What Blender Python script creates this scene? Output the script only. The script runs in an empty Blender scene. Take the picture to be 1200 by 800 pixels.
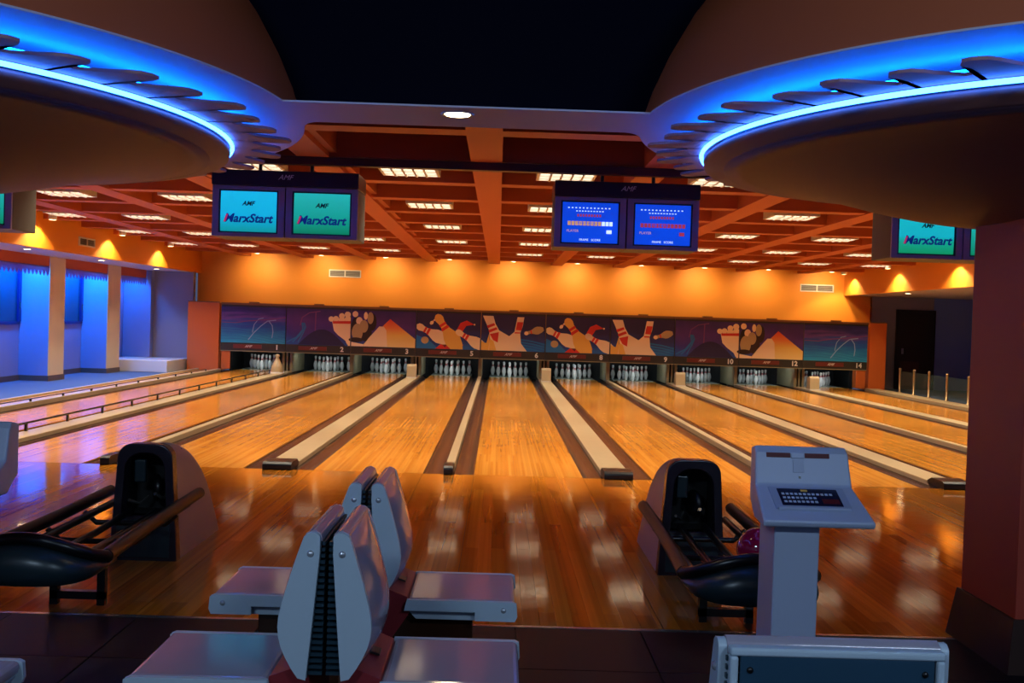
import bpy, bmesh, math, random
from mathutils import Vector, Matrix
random.seed(7)
scene = bpy.context.scene
col = scene.collection
PI = math.pi

# ------------------------------------------------------------------ camera, world, exposure
CAM = (-0.3388, -10.2735, 1.5184)
YAW, PITCH, ROLL = -0.01332, -0.01986, 0.03151
cam_data = bpy.data.cameras.new('camera')
cam_data.sensor_width = 36.0
cam_data.lens = 1235.1 / 1200.0 * 36.0
cam_data.clip_end = 200
cam = bpy.data.objects.new('camera', cam_data)
col.objects.link(cam)
_f0 = Vector((-math.sin(YAW), math.cos(YAW), 0)); _r0 = Vector((math.cos(YAW), math.sin(YAW), 0)); _u0 = Vector((0, 0, 1))
_f = _f0 * math.cos(PITCH) + _u0 * math.sin(PITCH); _u = _u0 * math.cos(PITCH) - _f0 * math.sin(PITCH)
_R = _r0 * math.cos(ROLL) + _u * math.sin(ROLL); _U = _u * math.cos(ROLL) - _r0 * math.sin(ROLL)
M = Matrix((( _R.x, _U.x, -_f.x, CAM[0]), (_R.y, _U.y, -_f.y, CAM[1]), (_R.z, _U.z, -_f.z, CAM[2]), (0, 0, 0, 1)))
cam.matrix_world = M
scene.camera = cam

world = bpy.data.worlds.new('world'); scene.world = world
world.use_nodes = True
world.node_tree.nodes['Background'].inputs[0].default_value = (0.30, 0.42, 0.80, 1)
world.node_tree.nodes['Background'].inputs[1].default_value = 0.20
scene.view_settings.view_transform = 'Standard'
scene.view_settings.look = 'None'
scene.view_settings.gamma = 1
scene.view_settings.use_curve_mapping = False
scene.view_settings.exposure = 0.0

# light levels
TROFFER = 4.0
TROFFER_W = 25.0
WASH = 120.0
FASCIA_SPOT = 110.0
BLUE_BAY = 120.0
NEON = 17.0
COVE_NEON = 36.0
PIN_LAMP = 6.0
SEATING_FILL = 115.0

# ------------------------------------------------------------------ helpers
def lin(h):
    h = h.lstrip('#'); out = []
    for i in (0, 2, 4):
        c = int(h[i:i+2], 16) / 255
        out.append(c / 12.92 if c <= 0.04045 else ((c + 0.055) / 1.055) ** 2.4)
    return (*out, 1)

MATS = {}
def mat(name, hexc, rough=0.5, metal=0.0, emit=0.0, ehex=None, spec=0.5, alpha=None, trans=0.0, noise=0.0, nscale=8.0, bump=0.0, coat=0.0):
    if name in MATS: return MATS[name]
    m = bpy.data.materials.new(name); m.use_nodes = True
    nt = m.node_tree; b = nt.nodes['Principled BSDF']
    c = lin(hexc)
    b.inputs['Base Color'].default_value = c
    b.inputs['Roughness'].default_value = rough
    b.inputs['Metallic'].default_value = metal
    b.inputs['Specular IOR Level'].default_value = spec
    if coat: b.inputs['Coat Weight'].default_value = coat; b.inputs['Coat Roughness'].default_value = 0.08
    if trans: b.inputs['Transmission Weight'].default_value = trans
    if alpha is not None: b.inputs['Alpha'].default_value = alpha
    if emit:
        b.inputs['Emission Color'].default_value = (ehex if isinstance(ehex, tuple) else lin(ehex or hexc)); b.inputs['Emission Strength'].default_value = emit
    if noise or bump:
        tc = nt.nodes.new('ShaderNodeTexCoord'); n = nt.nodes.new('ShaderNodeTexNoise')
        n.inputs['Scale'].default_value = nscale; n.inputs['Detail'].default_value = 4
        nt.links.new(tc.outputs['Object'], n.inputs['Vector'])
        if noise:
            mx = nt.nodes.new('ShaderNodeMix'); mx.data_type = 'RGBA'; mx.blend_type = 'MIX'
            mx.inputs[6].default_value = tuple(x * (1 - noise) for x in c[:3]) + (1,)
            mx.inputs[7].default_value = tuple(min(1, x * (1 + noise)) for x in c[:3]) + (1,)
            nt.links.new(n.outputs['Fac'], mx.inputs[0]); nt.links.new(mx.outputs[2], b.inputs['Base Color'])
        if bump:
            bp = nt.nodes.new('ShaderNodeBump'); bp.inputs['Strength'].default_value = bump; bp.inputs['Distance'].default_value = 0.01
            nt.links.new(n.outputs['Fac'], bp.inputs['Height']); nt.links.new(bp.outputs[0], b.inputs['Normal'])
    MATS[name] = m
    return m

def wood(name, h1, h2, h3, row=0.027, length=1.6, rough=0.16, streak=0.5, bump=0.02, spec=0.5):
    """strip wood: boards run along the object's Y"""
    if name in MATS: return MATS[name]
    m = bpy.data.materials.new(name); m.use_nodes = True
    nt = m.node_tree; b = nt.nodes['Principled BSDF']; N = nt.nodes.new; L = nt.links.new
    b.inputs['Specular IOR Level'].default_value = spec
    tc = N('ShaderNodeTexCoord'); sp = N('ShaderNodeSeparateXYZ'); cb = N('ShaderNodeCombineXYZ')
    L(tc.outputs['Object'], sp.inputs[0]); L(sp.outputs[1], cb.inputs[0]); L(sp.outputs[0], cb.inputs[1])
    br = N('ShaderNodeTexBrick'); br.offset = 0.37; br.offset_frequency = 2; br.squash = 1.0
    br.inputs['Scale'].default_value = 1.0
    br.inputs['Brick Width'].default_value = length; br.inputs['Row Height'].default_value = row
    br.inputs['Mortar Size'].default_value = 0.0007; br.inputs['Mortar Smooth'].default_value = 0.5; br.inputs['Bias'].default_value = 0.0
    br.inputs['Color1'].default_value = lin(h1); br.inputs['Color2'].default_value = lin(h2); br.inputs['Mortar'].default_value = lin(h3)
    L(cb.outputs[0], br.inputs['Vector'])
    mp = N('ShaderNodeMapping'); mp.inputs['Scale'].default_value = (40, 0.14, 1); L(tc.outputs['Object'], mp.inputs['Vector'])
    nz = N('ShaderNodeTexNoise'); nz.inputs['Scale'].default_value = 1.0; nz.inputs['Detail'].default_value = 2; L(mp.outputs[0], nz.inputs['Vector'])
    mx = N('ShaderNodeMix'); mx.data_type = 'RGBA'; mx.blend_type = 'MULTIPLY'; mx.inputs[0].default_value = streak
    rp = N('ShaderNodeValToRGB'); rp.color_ramp.elements[0].position = 0.3; rp.color_ramp.elements[0].color = (0.45, 0.4, 0.35, 1); rp.color_ramp.elements[1].position = 0.65
    L(nz.outputs['Fac'], rp.inputs[0]); L(br.outputs['Color'], mx.inputs[6]); L(rp.outputs[0], mx.inputs[7])
    L(mx.outputs[2], b.inputs['Base Color'])
    n2 = N('ShaderNodeTexNoise'); n2.inputs['Scale'].default_value = 3.0; n2.inputs['Detail'].default_value = 3; L(tc.outputs['Object'], n2.inputs['Vector'])
    mr = N('ShaderNodeMapRange'); mr.inputs[3].default_value = rough * 0.75; mr.inputs[4].default_value = rough * 1.3
    L(n2.outputs['Fac'], mr.inputs[0]); L(mr.outputs[0], b.inputs['Roughness'])
    bp = N('ShaderNodeBump'); bp.inputs['Strength'].default_value = bump; bp.inputs['Distance'].default_value = 0.02
    L(n2.outputs['Fac'], bp.inputs['Height']); L(bp.outputs[0], b.inputs['Normal'])
    MATS[name] = m
    return m

class MB:
    """collects geometry for one mesh object"""
    def __init__(s): s.v = []; s.f = []; s.m = []; s.mats = []; s.smooth = []
    def mi(s, m):
        if m not in s.mats: s.mats.append(m)
        return s.mats.index(m)
    def add(s, verts, faces, m, smooth=False):
        o = len(s.v); s.v += [tuple(v) for v in verts]; k = s.mi(m)
        for f in faces: s.f.append([i + o for i in f]); s.m.append(k); s.smooth.append(smooth)
        return s
    def box(s, x0, x1, y0, y1, z0, z1, m):
        v = [(x0,y0,z0),(x1,y0,z0),(x1,y1,z0),(x0,y1,z0),(x0,y0,z1),(x1,y0,z1),(x1,y1,z1),(x0,y1,z1)]
        return s.add(v, [(0,3,2,1),(4,5,6,7),(0,1,5,4),(1,2,6,5),(2,3,7,6),(3,0,4,7)], m)
    def prism(s, poly, a, b, axis, m, smooth=False, caps=True):
        """poly of 2D points swept along axis from a to b. axis 'x': (y,z); 'y': (x,z); 'z': (x,y)"""
        def P(p, t): return {'x': (t, p[0], p[1]), 'y': (p[0], t, p[1]), 'z': (p[0], p[1], t)}[axis]
        n = len(poly); v = [P(p, a) for p in poly] + [P(p, b) for p in poly]
        f = [(i, (i+1) % n, n + (i+1) % n, n + i) for i in range(n)]
        s.add(v, f, m, smooth)
        if caps: s.add(v, [tuple(range(n))[::-1], tuple(range(n, 2*n))], m)
        return s
    def lathe(s, prof, m, n=24, c=(0,0,0), smooth=True, cap0=False, cap1=False):
        v = []; f = []
        for r, z in prof:
            for i in range(n):
                a = 2*PI*i/n; v.append((c[0]+r*math.cos(a), c[1]+r*math.sin(a), c[2]+z))
        for k in range(len(prof)-1):
            for i in range(n):
                j = (i+1) % n; f.append((k*n+i, k*n+j, (k+1)*n+j, (k+1)*n+i))
        s.add(v, f, m, smooth)
        if cap0: s.add(v[:n], [tuple(range(n))[::-1]], m)
        if cap1: s.add(v[-n:], [tuple(range(n))], m)
        return s
    def tube(s, pts, r, m, n=10, closed=False, caps=True):
        pts = [Vector(p) for p in pts]; N = len(pts); rings = []
        for i, p in enumerate(pts):
            if closed: t = pts[(i+1) % N] - pts[i-1]
            else: t = pts[min(i+1, N-1)] - pts[max(i-1, 0)]
            t.normalize()
            ref = Vector((0,0,1)) if abs(t.z) < 0.95 else Vector((1,0,0))
            a = t.cross(ref).normalized(); b = a.cross(t)
            rr = r[i] if isinstance(r, (list, tuple)) else r
            rings.append([p + a*rr*math.cos(2*PI*k/n) + b*rr*math.sin(2*PI*k/n) for k in range(n)])
        v = [q for ring in rings for q in ring]; f = []
        for i in range(N if closed else N-1):
            j = (i+1) % N
            for k in range(n):
                l = (k+1) % n; f.append((i*n+k, j*n+k, j*n+l, i*n+l))
        s.add(v, f, m, True)
        if caps and not closed: s.add(rings[0], [tuple(range(n))], m); s.add(rings[-1], [tuple(range(n))[::-1]], m)
        return s
    def poly(s, pts, m): return s.add(pts, [tuple(range(len(pts)))], m)
    def sphere(s, c, r, m, n=20, k=12):
        prof = [(max(1e-4, r*math.sin(PI*i/k)), -r*math.cos(PI*i/k)) for i in range(k+1)]
        return s.lathe(prof, m, n, c)
    def mesh(s, name):
        me = bpy.data.meshes.new(name); me.from_pydata(s.v, [], s.f)
        for m in s.mats: me.materials.append(m)
        for p, k, sm in zip(me.polygons, s.m, s.smooth): p.material_index = k; p.use_smooth = sm
        bm = bmesh.new(); bm.from_mesh(me); bmesh.ops.recalc_face_normals(bm, faces=bm.faces); bm.to_mesh(me); bm.free()
        me.update(); return me
    def build(s, name, parent=None, loc=(0,0,0), bevel=0.0, rot=None):
        return obj(name, s.mesh(name), parent, loc, bevel, rot)

def obj(name, me, parent=None, loc=(0,0,0), bevel=0.0, rot=None):
    o = bpy.data.objects.new(name, me); col.objects.link(o); o.location = loc
    if rot: o.rotation_euler = rot
    if parent: o.parent = parent
    if bevel:
        b = o.modifiers.new('bevel', 'BEVEL'); b.width = bevel; b.segments = 3; b.limit_method = 'ANGLE'; b.angle_limit = math.radians(35)
    return o
def tag(o, label=None, cat=None, group=None, kind=None):
    if label: o['label'] = label
    if cat: o['category'] = cat
    if group: o['group'] = group
    if kind: o['kind'] = kind
    return o
def thing(name, label, cat, loc=(0,0,0), rotz=0.0, group=None):
    o = bpy.data.objects.new(name, None); col.objects.link(o); o.location = loc; o.rotation_euler = (0,0,rotz)
    o.empty_display_size = 0.2
    return tag(o, label, cat, group)
def structure(name, mb, label=None, parent=None, bevel=0.0, loc=(0,0,0)):
    o = mb.build(name, parent, loc, bevel)
    if not parent: o['kind'] = 'structure'
    if label: o['label'] = label
    return o
def copy_tree(o, parent=None):
    c = o.copy(); col.objects.link(c)
    if parent is not None: c.parent = parent
    for ch in list(o.children): copy_tree(ch, c)
    return c
def light(name, kind, loc, energy, color, parent=None, target=None, **kw):
    d = bpy.data.lights.new(name, kind); d.energy = energy; d.color = color
    for k, v in kw.items(): setattr(d, k, v)
    o = bpy.data.objects.new(name, d); col.objects.link(o); o.location = loc
    if parent: o.parent = parent
    if target is not None:
        o.rotation_euler = (Vector(target) - Vector(loc)).to_track_quat('-Z', 'Y').to_euler()
    return o
def text_mesh(s, size, m, shear=0.0, offset=0.0, extrude=0.0):
    cu = bpy.data.curves.new('t', 'FONT'); cu.body = s; cu.size = size; cu.align_x = 'CENTER'; cu.align_y = 'CENTER'
    cu.shear = shear; cu.offset = offset; cu.extrude = extrude; cu.resolution_u = 3
    o = bpy.data.objects.new('t', cu); col.objects.link(o)
    dg = bpy.context.evaluated_depsgraph_get(); dg.update()
    me = bpy.data.meshes.new_from_object(o.evaluated_get(dg))
    bpy.data.objects.remove(o); bpy.data.curves.remove(cu)
    me.materials.clear(); me.materials.append(m)
    return me
def text(name, s, size, m, parent, loc, shear=0.0, offset=0.0, rot=(PI/2, 0, 0)):
    return obj(name, text_mesh(s, size, m, shear, offset), parent, loc, rot=rot)
ORD = ['first', 'second', 'third', 'fourth', 'fifth', 'sixth', 'seventh', 'eighth', 'ninth', 'tenth', 'eleventh', 'twelfth']

# ------------------------------------------------------------------ materials
m_lane = wood('lane_wood', '#E8A040', '#D6882A', '#8A4A10', rough=0.15, streak=0.35)
m_appr = wood('approach_wood', '#D48626', '#A86218', '#3A1A06', row=0.085, length=2.4, rough=0.075, streak=0.4, bump=0.06, spec=0.42)
m_walk = wood('walkway_wood', '#D39A55', '#C58943', '#7A4A18', rough=0.3)
m_deck = mat('pin_deck_grey', '#A9AFA2', 0.25)
m_gut = mat('gutter_brown', '#40271F', 0.25)
m_cap = mat('cap_cream', '#B7A27C', 0.35, noise=0.08, nscale=5)
m_black = mat('black_plastic', '#0C0B0D', 0.3)
m_blackm = mat('black_matte', '#060708', 0.7)
m_orange = mat('wall_orange_paint', '#E8922C', 0.6, noise=0.03, nscale=2)
m_blockor = mat('side_panel_orange', '#C96322', 0.55)
m_beam = mat('ceiling_beam_orange', '#B5561F', 0.6, noise=0.04, nscale=3)
m_panel = mat('ceiling_panel_maroon', '#5A1C10', 0.7)
m_soffit = mat('soffit_white', '#C9BEC6', 0.6)
m_dome = mat('dome_terracotta', '#B45A34', 0.6)
m_disc = mat('disc_underside', '#8E5A52', 0.55)
m_ringm = mat('ring_rose', '#A5767C', 0.55)
m_navy = mat('dark_navy_ceiling', '#04061A', 0.9, spec=0.1)
m_pillar = mat('pillar_maroon', '#B0402C', 0.5, noise=0.05, nscale=3)
m_base = mat('pillar_base_wood', '#38221A', 0.45, spec=0.3, noise=0.1, nscale=6)
m_neon = mat('neon_blue', '#2E8BFF', 0.4, emit=NEON, ehex=(0.03, 0.17, 1.0, 1))
m_cove = mat('cove_neon_blue', '#1560FF', 0.4, emit=COVE_NEON, ehex=(0.001, 0.13, 1.0, 1))
m_diff = mat('troffer_glow', '#FFF3DC', 0.5, emit=TROFFER, ehex='#FFEFD6')
m_louv = mat('troffer_louvre', '#D8D4CC', 0.35)
m_spotglow = mat('downlight_glow', '#FFF0D0', 0.5, emit=30, ehex='#FFE0A8')
m_white = mat('white_trim', '#D8D2C8', 0.45)
m_grill = mat('vent_grille', '#8E8A84', 0.5)
m_vdark = mat('vent_dark', '#3A2E22', 0.7)
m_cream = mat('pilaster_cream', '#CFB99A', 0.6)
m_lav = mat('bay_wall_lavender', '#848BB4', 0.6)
m_greyw = mat('end_wall_grey', '#8A8592', 0.6)
m_navyw = mat('right_wall_navy', '#6880D0', 0.6)
m_carpet = mat('carpet_blue', '#3E5470', 0.9, noise=0.12, nscale=40)
m_bboard = mat('baseboard_brown', '#5B4A42', 0.5)
m_winf = mat('window_frame_navy', '#0E1C66', 0.4)
m_pane = mat('window_pane', '#0C3E5C', 0.12, spec=0.6)
m_val = mat('valance_orange', '#B4512C', 0.7)
m_fringe = mat('valance_fringe', '#6C57A8', 0.6, alpha=0.75)
m_door = mat('door_dark', '#160F0D', 0.5)
m_doorpanel = mat('door_panel', '#3A221A', 0.5)
m_chrome = mat('chrome', '#B8B4AE', 0.25, metal=0.9)
m_brass = mat('post_brass', '#B89B74', 0.35, metal=0.7)
m_glass = mat('rail_glass', '#5A7070', 0.06, alpha=0.14)
m_tileA = mat('floor_tile_dark', '#140E0C', 0.5, spec=0.25, noise=0.15, nscale=10)
m_tileB = mat('floor_tile_purple', '#120E18', 0.5, spec=0.25, noise=0.15, nscale=10)
m_grout = mat('tile_joint', '#120E0E', 0.7)
m_pin = mat('pin_white', '#E8E8E4', 0.25)
m_pinred = mat('pin_red', '#B0202A', 0.35)
m_kick = mat('kickback_beige', '#8D8466', 0.5)
m_mframe = mat('mask_frame', '#2E2A22', 0.45)
m_mledge = mat('mask_ledge', '#7E5532', 0.5)
m_mred = mat('mask_label_red', '#6E2A1E', 0.4)
m_print_w = mat('print_white', '#E6E2DA', 0.5)
m_header = mat('monitor_header', '#080B14', 0.3)
m_bezel = mat('monitor_bezel', '#9890AC', 0.45)
m_bezdark = mat('monitor_bezel_dark', '#15172E', 0.4)
m_side = mat('monitor_side', '#48443A', 0.55)
m_rail = mat('rail_brown', '#43201A', 0.45)
m_chair = mat('chair_shell_grey', '#A19AAA', 0.11, spec=0.55)
m_chairside = mat('chair_side_pale', '#B4C6D4', 0.38)
m_chairmar = mat('chair_bracket_maroon', '#86262C', 0.4)
m_rib = mat('chair_rib_teal', '#1C3440', 0.35)
m_ribback = mat('chair_back_teal', '#26455A', 0.3)
m_ped = mat('chair_pedestal_brown', '#3A2115', 0.18)
m_cons = mat('console_pale', '#A9B4CC', 0.4)
m_consin = mat('console_recess', '#98A3BE', 0.4)
m_consred = mat('console_red', '#5A1016', 0.5, spec=0.3)
m_scr = mat('console_display', '#121A38', 0.2)
m_key = mat('console_key', '#B9C4D8', 0.4)
m_bolt = mat('bolt', '#C8CDD4', 0.25, metal=0.6)
m_hoodsh = mat('return_shell', '#9C8480', 0.42)
m_hoodfr = mat('return_frame', '#211A24', 0.25)
m_hoodlo = mat('return_lower', '#1B2A30', 0.35)
m_cowl = mat('return_cowl', '#1A2A30', 0.32)
m_railw = mat('return_rail', '#160B07', 0.4, spec=0.25)
m_ballred = mat('ball_crimson', '#9C1244', 0.08, coat=0.6)
m_balldk = mat('ball_dark_red', '#3C0C10', 0.08, coat=0.6)
m_scrtop = mat('screen_text_blue', '#1A40A0', 0.5, emit=0.30, ehex='#0A2C9A')
m_scrdark = mat('screen_text_dark', '#123040', 0.5, emit=0.05)
m_scrred = mat('screen_text_red', '#C02040', 0.5, emit=0.6, ehex='#C83070')
m_scrwhite = mat('screen_white', '#FFFFFF', 0.5, emit=1.1, ehex='#CFE8FF')
m_scror = mat('screen_orange', '#E09A60', 0.5, emit=0.7, ehex='#E0A878')
m_scrcell = mat('screen_cell_red', '#C04060', 0.5, emit=0.55, ehex='#C0405A')

def grad_mat(name, stops, axis=2, lo=0.0, hi=1.0, rough=0.5, emit=0.0, wave=None):
    if name in MATS: return MATS[name]
    m = bpy.data.materials.new(name); m.use_nodes = True; nt = m.node_tree; b = nt.nodes['Principled BSDF']; N = nt.nodes.new; L = nt.links.new
    tc = N('ShaderNodeTexCoord'); sp = N('ShaderNodeSeparateXYZ'); L(tc.outputs['Object'], sp.inputs[0])
    mr = N('ShaderNodeMapRange'); mr.inputs[1].default_value = lo; mr.inputs[2].default_value = hi; L(sp.outputs[axis], mr.inputs[0])
    rp = N('ShaderNodeValToRGB'); e = rp.color_ramp.elements
    e[0].position = stops[0][0]; e[0].color = lin(stops[0][1]); e[1].position = stops[-1][0]; e[1].color = lin(stops[-1][1])
    for p, h in stops[1:-1]: q = e.new(p); q.color = lin(h)
    src = mr.outputs[0]
    if wave:
        mp = N('ShaderNodeMapping'); mp.inputs['Scale'].default_value = wave; L(tc.outputs['Object'], mp.inputs['Vector'])
        nz = N('ShaderNodeTexNoise'); nz.inputs['Scale'].default_value = 1.0; nz.inputs['Detail'].default_value = 3; L(mp.outputs[0], nz.inputs['Vector'])
        ad = N('ShaderNodeMath'); ad.operation = 'MULTIPLY_ADD'; ad.inputs[1].default_value = 0.7; L(nz.outputs['Fac'], ad.inputs[0])
        sb = N('ShaderNodeMath'); sb.operation = 'SUBTRACT'; sb.inputs[1].default_value = 0.35; L(src, sb.inputs[0]); L(sb.outputs[0], ad.inputs[2]); src = ad.outputs[0]
    L(src, rp.inputs[0]); L(rp.outputs[0], b.inputs['Base Color']); b.inputs['Roughness'].default_value = rough
    if emit: L(rp.outputs[0], b.inputs['Emission Color']); b.inputs['Emission Strength'].default_value = emit
    MATS[name] = m; return m
m_gblue = grad_mat('mask_blue_waves', [(0.0, '#2498CC'), (0.3, '#136CB8'), (0.55, '#2048A8'), (0.72, '#6A4298'), (0.85, '#3A2E80'), (1.0, '#282266')], lo=-0.46, hi=0.46, wave=(1.2, 1, 9))
m_gpurp = grad_mat('mask_purple', [(0.0, '#1F4FA0'), (0.3, '#3C2E84'), (0.6, '#542E84'), (1.0, '#38246A')], lo=-0.46, hi=0.46, wave=(2, 1, 2))
m_gnavy = grad_mat('mask_navy', [(0.0, '#1E62B0'), (0.25, '#243A84'), (0.6, '#2A2056'), (1.0, '#2C1E50')], lo=-0.46, hi=0.46, wave=(1.5, 1, 4))
m_gpyr = grad_mat('mask_pyramid', [(0.0, '#F4D488'), (0.4, '#F0C860'), (0.65, '#EC8A40'), (0.95, '#E23A28')], lo=-0.46, hi=0.30)
m_scrcyan = grad_mat('screen_cyan', [(0.0, '#0E9A9A'), (0.4, '#10B4D8'), (1.0, '#18C0F0')], lo=-0.2, hi=0.2, emit=0.85)
m_scrteal = grad_mat('screen_teal', [(0.0, '#0B8A5C'), (0.35, '#14A890'), (1.0, '#28C4C0')], lo=-0.2, hi=0.2, emit=0.75)
m_scrgrn = grad_mat('screen_cyan_green', [(0.0, '#0F9C60'), (0.3, '#14AC90'), (0.45, '#14BCC8'), (1.0, '#18C4D0')], lo=-0.2, hi=0.2, emit=0.8)
m_scrblue = mat('screen_blue', '#0838D0', 0.3, emit=0.85, ehex='#0A48E0')
P_cream = mat('print_cream', '#F6DCB0', 0.5); P_yel = mat('print_yellow', '#EDBA50', 0.5); P_red = mat('print_red', '#D8321E', 0.5)
P_dkred = mat('print_dark_red', '#6E1412', 0.5); P_dome = mat('print_indigo', '#221C4C', 0.5); P_dark = mat('print_dark_brown', '#2A160E', 0.5)
P_olive = mat('print_olive', '#B8A070', 0.5); P_arc = mat('print_pale_line', '#8FA8D8', 0.5); P_pink = mat('print_pink_line', '#7A4080', 0.5); P_teal = mat('print_teal', '#1C74B8', 0.5)

# ------------------------------------------------------------------ layout constants
LW, WIDE, THIN, GUT = 1.066, 0.69, 0.50, 0.205
XL = {5: 0.0}
XL[4] = XL[5] - (LW + THIN); XL[3] = XL[4] - (LW + WIDE); XL[2] = XL[3] - (LW + THIN); XL[1] = XL[2] - (LW + WIDE)
XL[6] = XL[5] + LW + WIDE; XL[7] = XL[6] + LW + THIN; XL[8] = XL[7] + LW + WIDE; XL[9] = XL[8] + LW + THIN; XL[10] = XL[9] + LW + WIDE
XLEFT = XL[1] - LW/2 - GUT; XRIGHT = XL[10] + LW/2 + GUT          # outer edges of the lane field
YW, ZC = 18.0, 3.022                                              # rear wall, underside of ceiling beams
FXL, FXR = -8.30, 8.93                                            # fascias
YA = -5.05                                                        # near edge of the approach
YM = 16.75                                                        # face of the masking units
NUM = ['1', '2', '3', '5', '6', '8', '9', '10', '12', '14']

# ------------------------------------------------------------------ floors
fl = structure('floor', MB().box(-12.5, 14, -13, 19.4, -0.30, -0.12, m_grout), 'dark slab under the bowling alley floor')
appr = structure('floor_approach', MB().box(XLEFT - 0.55, XRIGHT + 0.55, YA, 0.0, -0.12, -0.012, m_grout), 'polished orange wood approach in front of the lanes')
edges = [XLEFT - 0.55] + [XL[1] - LW/2] + sum([[XL[i] + LW/2, XL[i+1] - LW/2] for i in range(1, 10)], []) + [XL[10] + LW/2, XRIGHT + 0.55]
for a, b in zip(edges[:-1], edges[1:]):
    w = b - a
    MB().box(-w/2 + 0.0015, w/2 - 0.0015, YA, -0.006, -0.012, 0.0, m_appr).build('approach_panel', appr, ((a+b)/2, 0, 0))
MB().box(XLEFT - 0.55, XRIGHT + 0.55, YA - 0.03, YA, -0.02, 0.002, m_chrome).build('edge_strip', appr)
seatf = structure('floor_seating', MB().box(-12.5, 14, -13, YA - 0.03, -0.12, -0.012, m_grout), 'dark tiled floor of the seating area')
ts = 0.62
tm = [MB().box(-ts/2+0.004, ts/2-0.004, -ts/2+0.004, ts/2-0.004, -0.012, 0.0, m).mesh('tile') for m in (m_tileA, m_tileB)]
for iy in range(5):
    for ix in range(-7, 8):
        obj('tile', tm[random.random() < 0.45], seatf, (ix*ts + 0.1, YA - 0.03 - ts/2 - iy*ts, 0))
carp = structure('floor_carpet', MB().box(-10.2, XLEFT - 0.62, YA, 17.3, -0.12, 0.0, m_carpet), 'blue carpeted side aisle by the windows')
structure('floor_aisle', MB().box(XRIGHT + 0.55, 14, YA, 18.4, -0.12, 0.0, m_carpet), 'carpeted side aisle behind the glass railing')

# side kerbs of the lane field
t = thing('wooden_kerb', 'long pale wooden kerb between the blue carpet and the leftmost lane', 'kerb', (XLEFT - 0.31, 0, 0))
MB().box(-0.25, 0.20, 0, 16.7, -0.12, 0.015, m_walk).build('walkway_board', t)
MB().box(-0.31, -0.25, 0, 16.7, -0.12, 0.055, m_cap).build('edge_board', t, bevel=0.008)
MB().box(0.20, 0.31, 0, 16.7, -0.12, 0.06, m_cap).build('capping', t, bevel=0.01)
t = thing('wooden_kerb', 'pale cream kerb between the rightmost lane and the glass railing', 'kerb', (XRIGHT + 0.28, 0, 0))
MB().box(-0.28, 0.10, 0, 16.72, -0.12, 0.06, m_cap).build('capping', t, bevel=0.01)
MB().box(0.10, 0.28, 0, 16.72, -0.12, 0.03, m_walk).build('walkway_board', t)

# ------------------------------------------------------------------ lanes
def gutter_mesh():
    r = GUT/2; n = 8
    arc = [(-r + 2*r*i/n, -0.012 - 0.06*math.sin(PI*i/n)) for i in range(n+1)]
    poly = arc + [(r, -0.11), (-r, -0.11)]
    b = MB(); b.prism(poly, 0, 17.6, 'y', m_gut, smooth=True); return b.mesh('gutter')
g_me = gutter_mesh()
lane_me = MB().box(-LW/2, LW/2, 0, 17.75, -0.11, 0.0, m_lane).mesh('lane_surface')
deck_me = MB().box(-LW/2, LW/2, 17.755, 19.2, -0.11, 0.0, m_deck).mesh('pin_deck')
for i in range(1, 11):
    t = thing('bowling_lane', f'glossy golden wood bowling lane, {ORD[i-1]} lane from the left wall', 'bowling lane', (XL[i], 0, 0), group='bowling lanes')
    obj('lane_surface', lane_me, t); obj('pin_deck', deck_me, t)
    for s in (-1, 1): obj('gutter', g_me, t, (s*(LW/2 + GUT/2), 0, 0))

# dividers between lanes (capping over the ball track), black nose at the foul line
def divider(x, wide, label):
    w = WIDE - 2*GUT if wide else THIN - 2*GUT
    t = thing('lane_divider', label, 'lane divider', (x, 0, 0), group='wide lane dividers' if wide else 'narrow lane dividers')
    z = 0.035 if wide else 0.05
    MB().box(-w/2, w/2, 0.30, 17.0, -0.11, z, m_cap).build('capping', t, bevel=0.008)
    zz = 0.075 if wide else 0.085
    prof = [(-0.06, -0.0), (-0.06, zz*0.75), (-0.02, zz), (0.24, zz), (0.34, z+0.002), (0.34, 0.0)]
    MB().prism(prof, -w/2, w/2, 'x', m_black).build('nose_cap', t, bevel=0.012)
    k = thing('kickback_plate', label.split(' capping')[0].replace('broad cream', 'paired beige kickback plates').replace('slim cream', 'single beige kickback plate') + ' beside the pins ' + label[label.index('between'):], 'kickback plate', (x, 17.0, 0), group='kickback plates between the pin decks')
    if not wide: MB().box(-w/2, w/2, 0.02, 1.7, 0.0, 0.51, m_kick).build('plate', k, bevel=0.01)
    else:
        for s in (-1, 1): MB().box(s*0.10-0.035, s*0.10+0.035, 0.02, 1.7, 0.0, 0.51, m_kick).build('plate', k, bevel=0.01)
        MB().box(-0.02, 0.02, 0.02, 0.1, 0.0, 0.51, m_kick).build('rib', k)
        MB().box(-0.06, 0.06, 0.2, 0.25, 0.0, 0.51, m_blackm).build('dark_panel', k)
for i in range(1, 10):
    wide = i in (1, 3, 5, 7, 9)
    x = (XL[i] + XL[i+1]) / 2
    k = 'broad cream capping' if wide else 'slim cream capping strip'
    divider(x, wide, f'{k} between the {ORD[i-1]} and {ORD[i]} lanes from the left')

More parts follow.
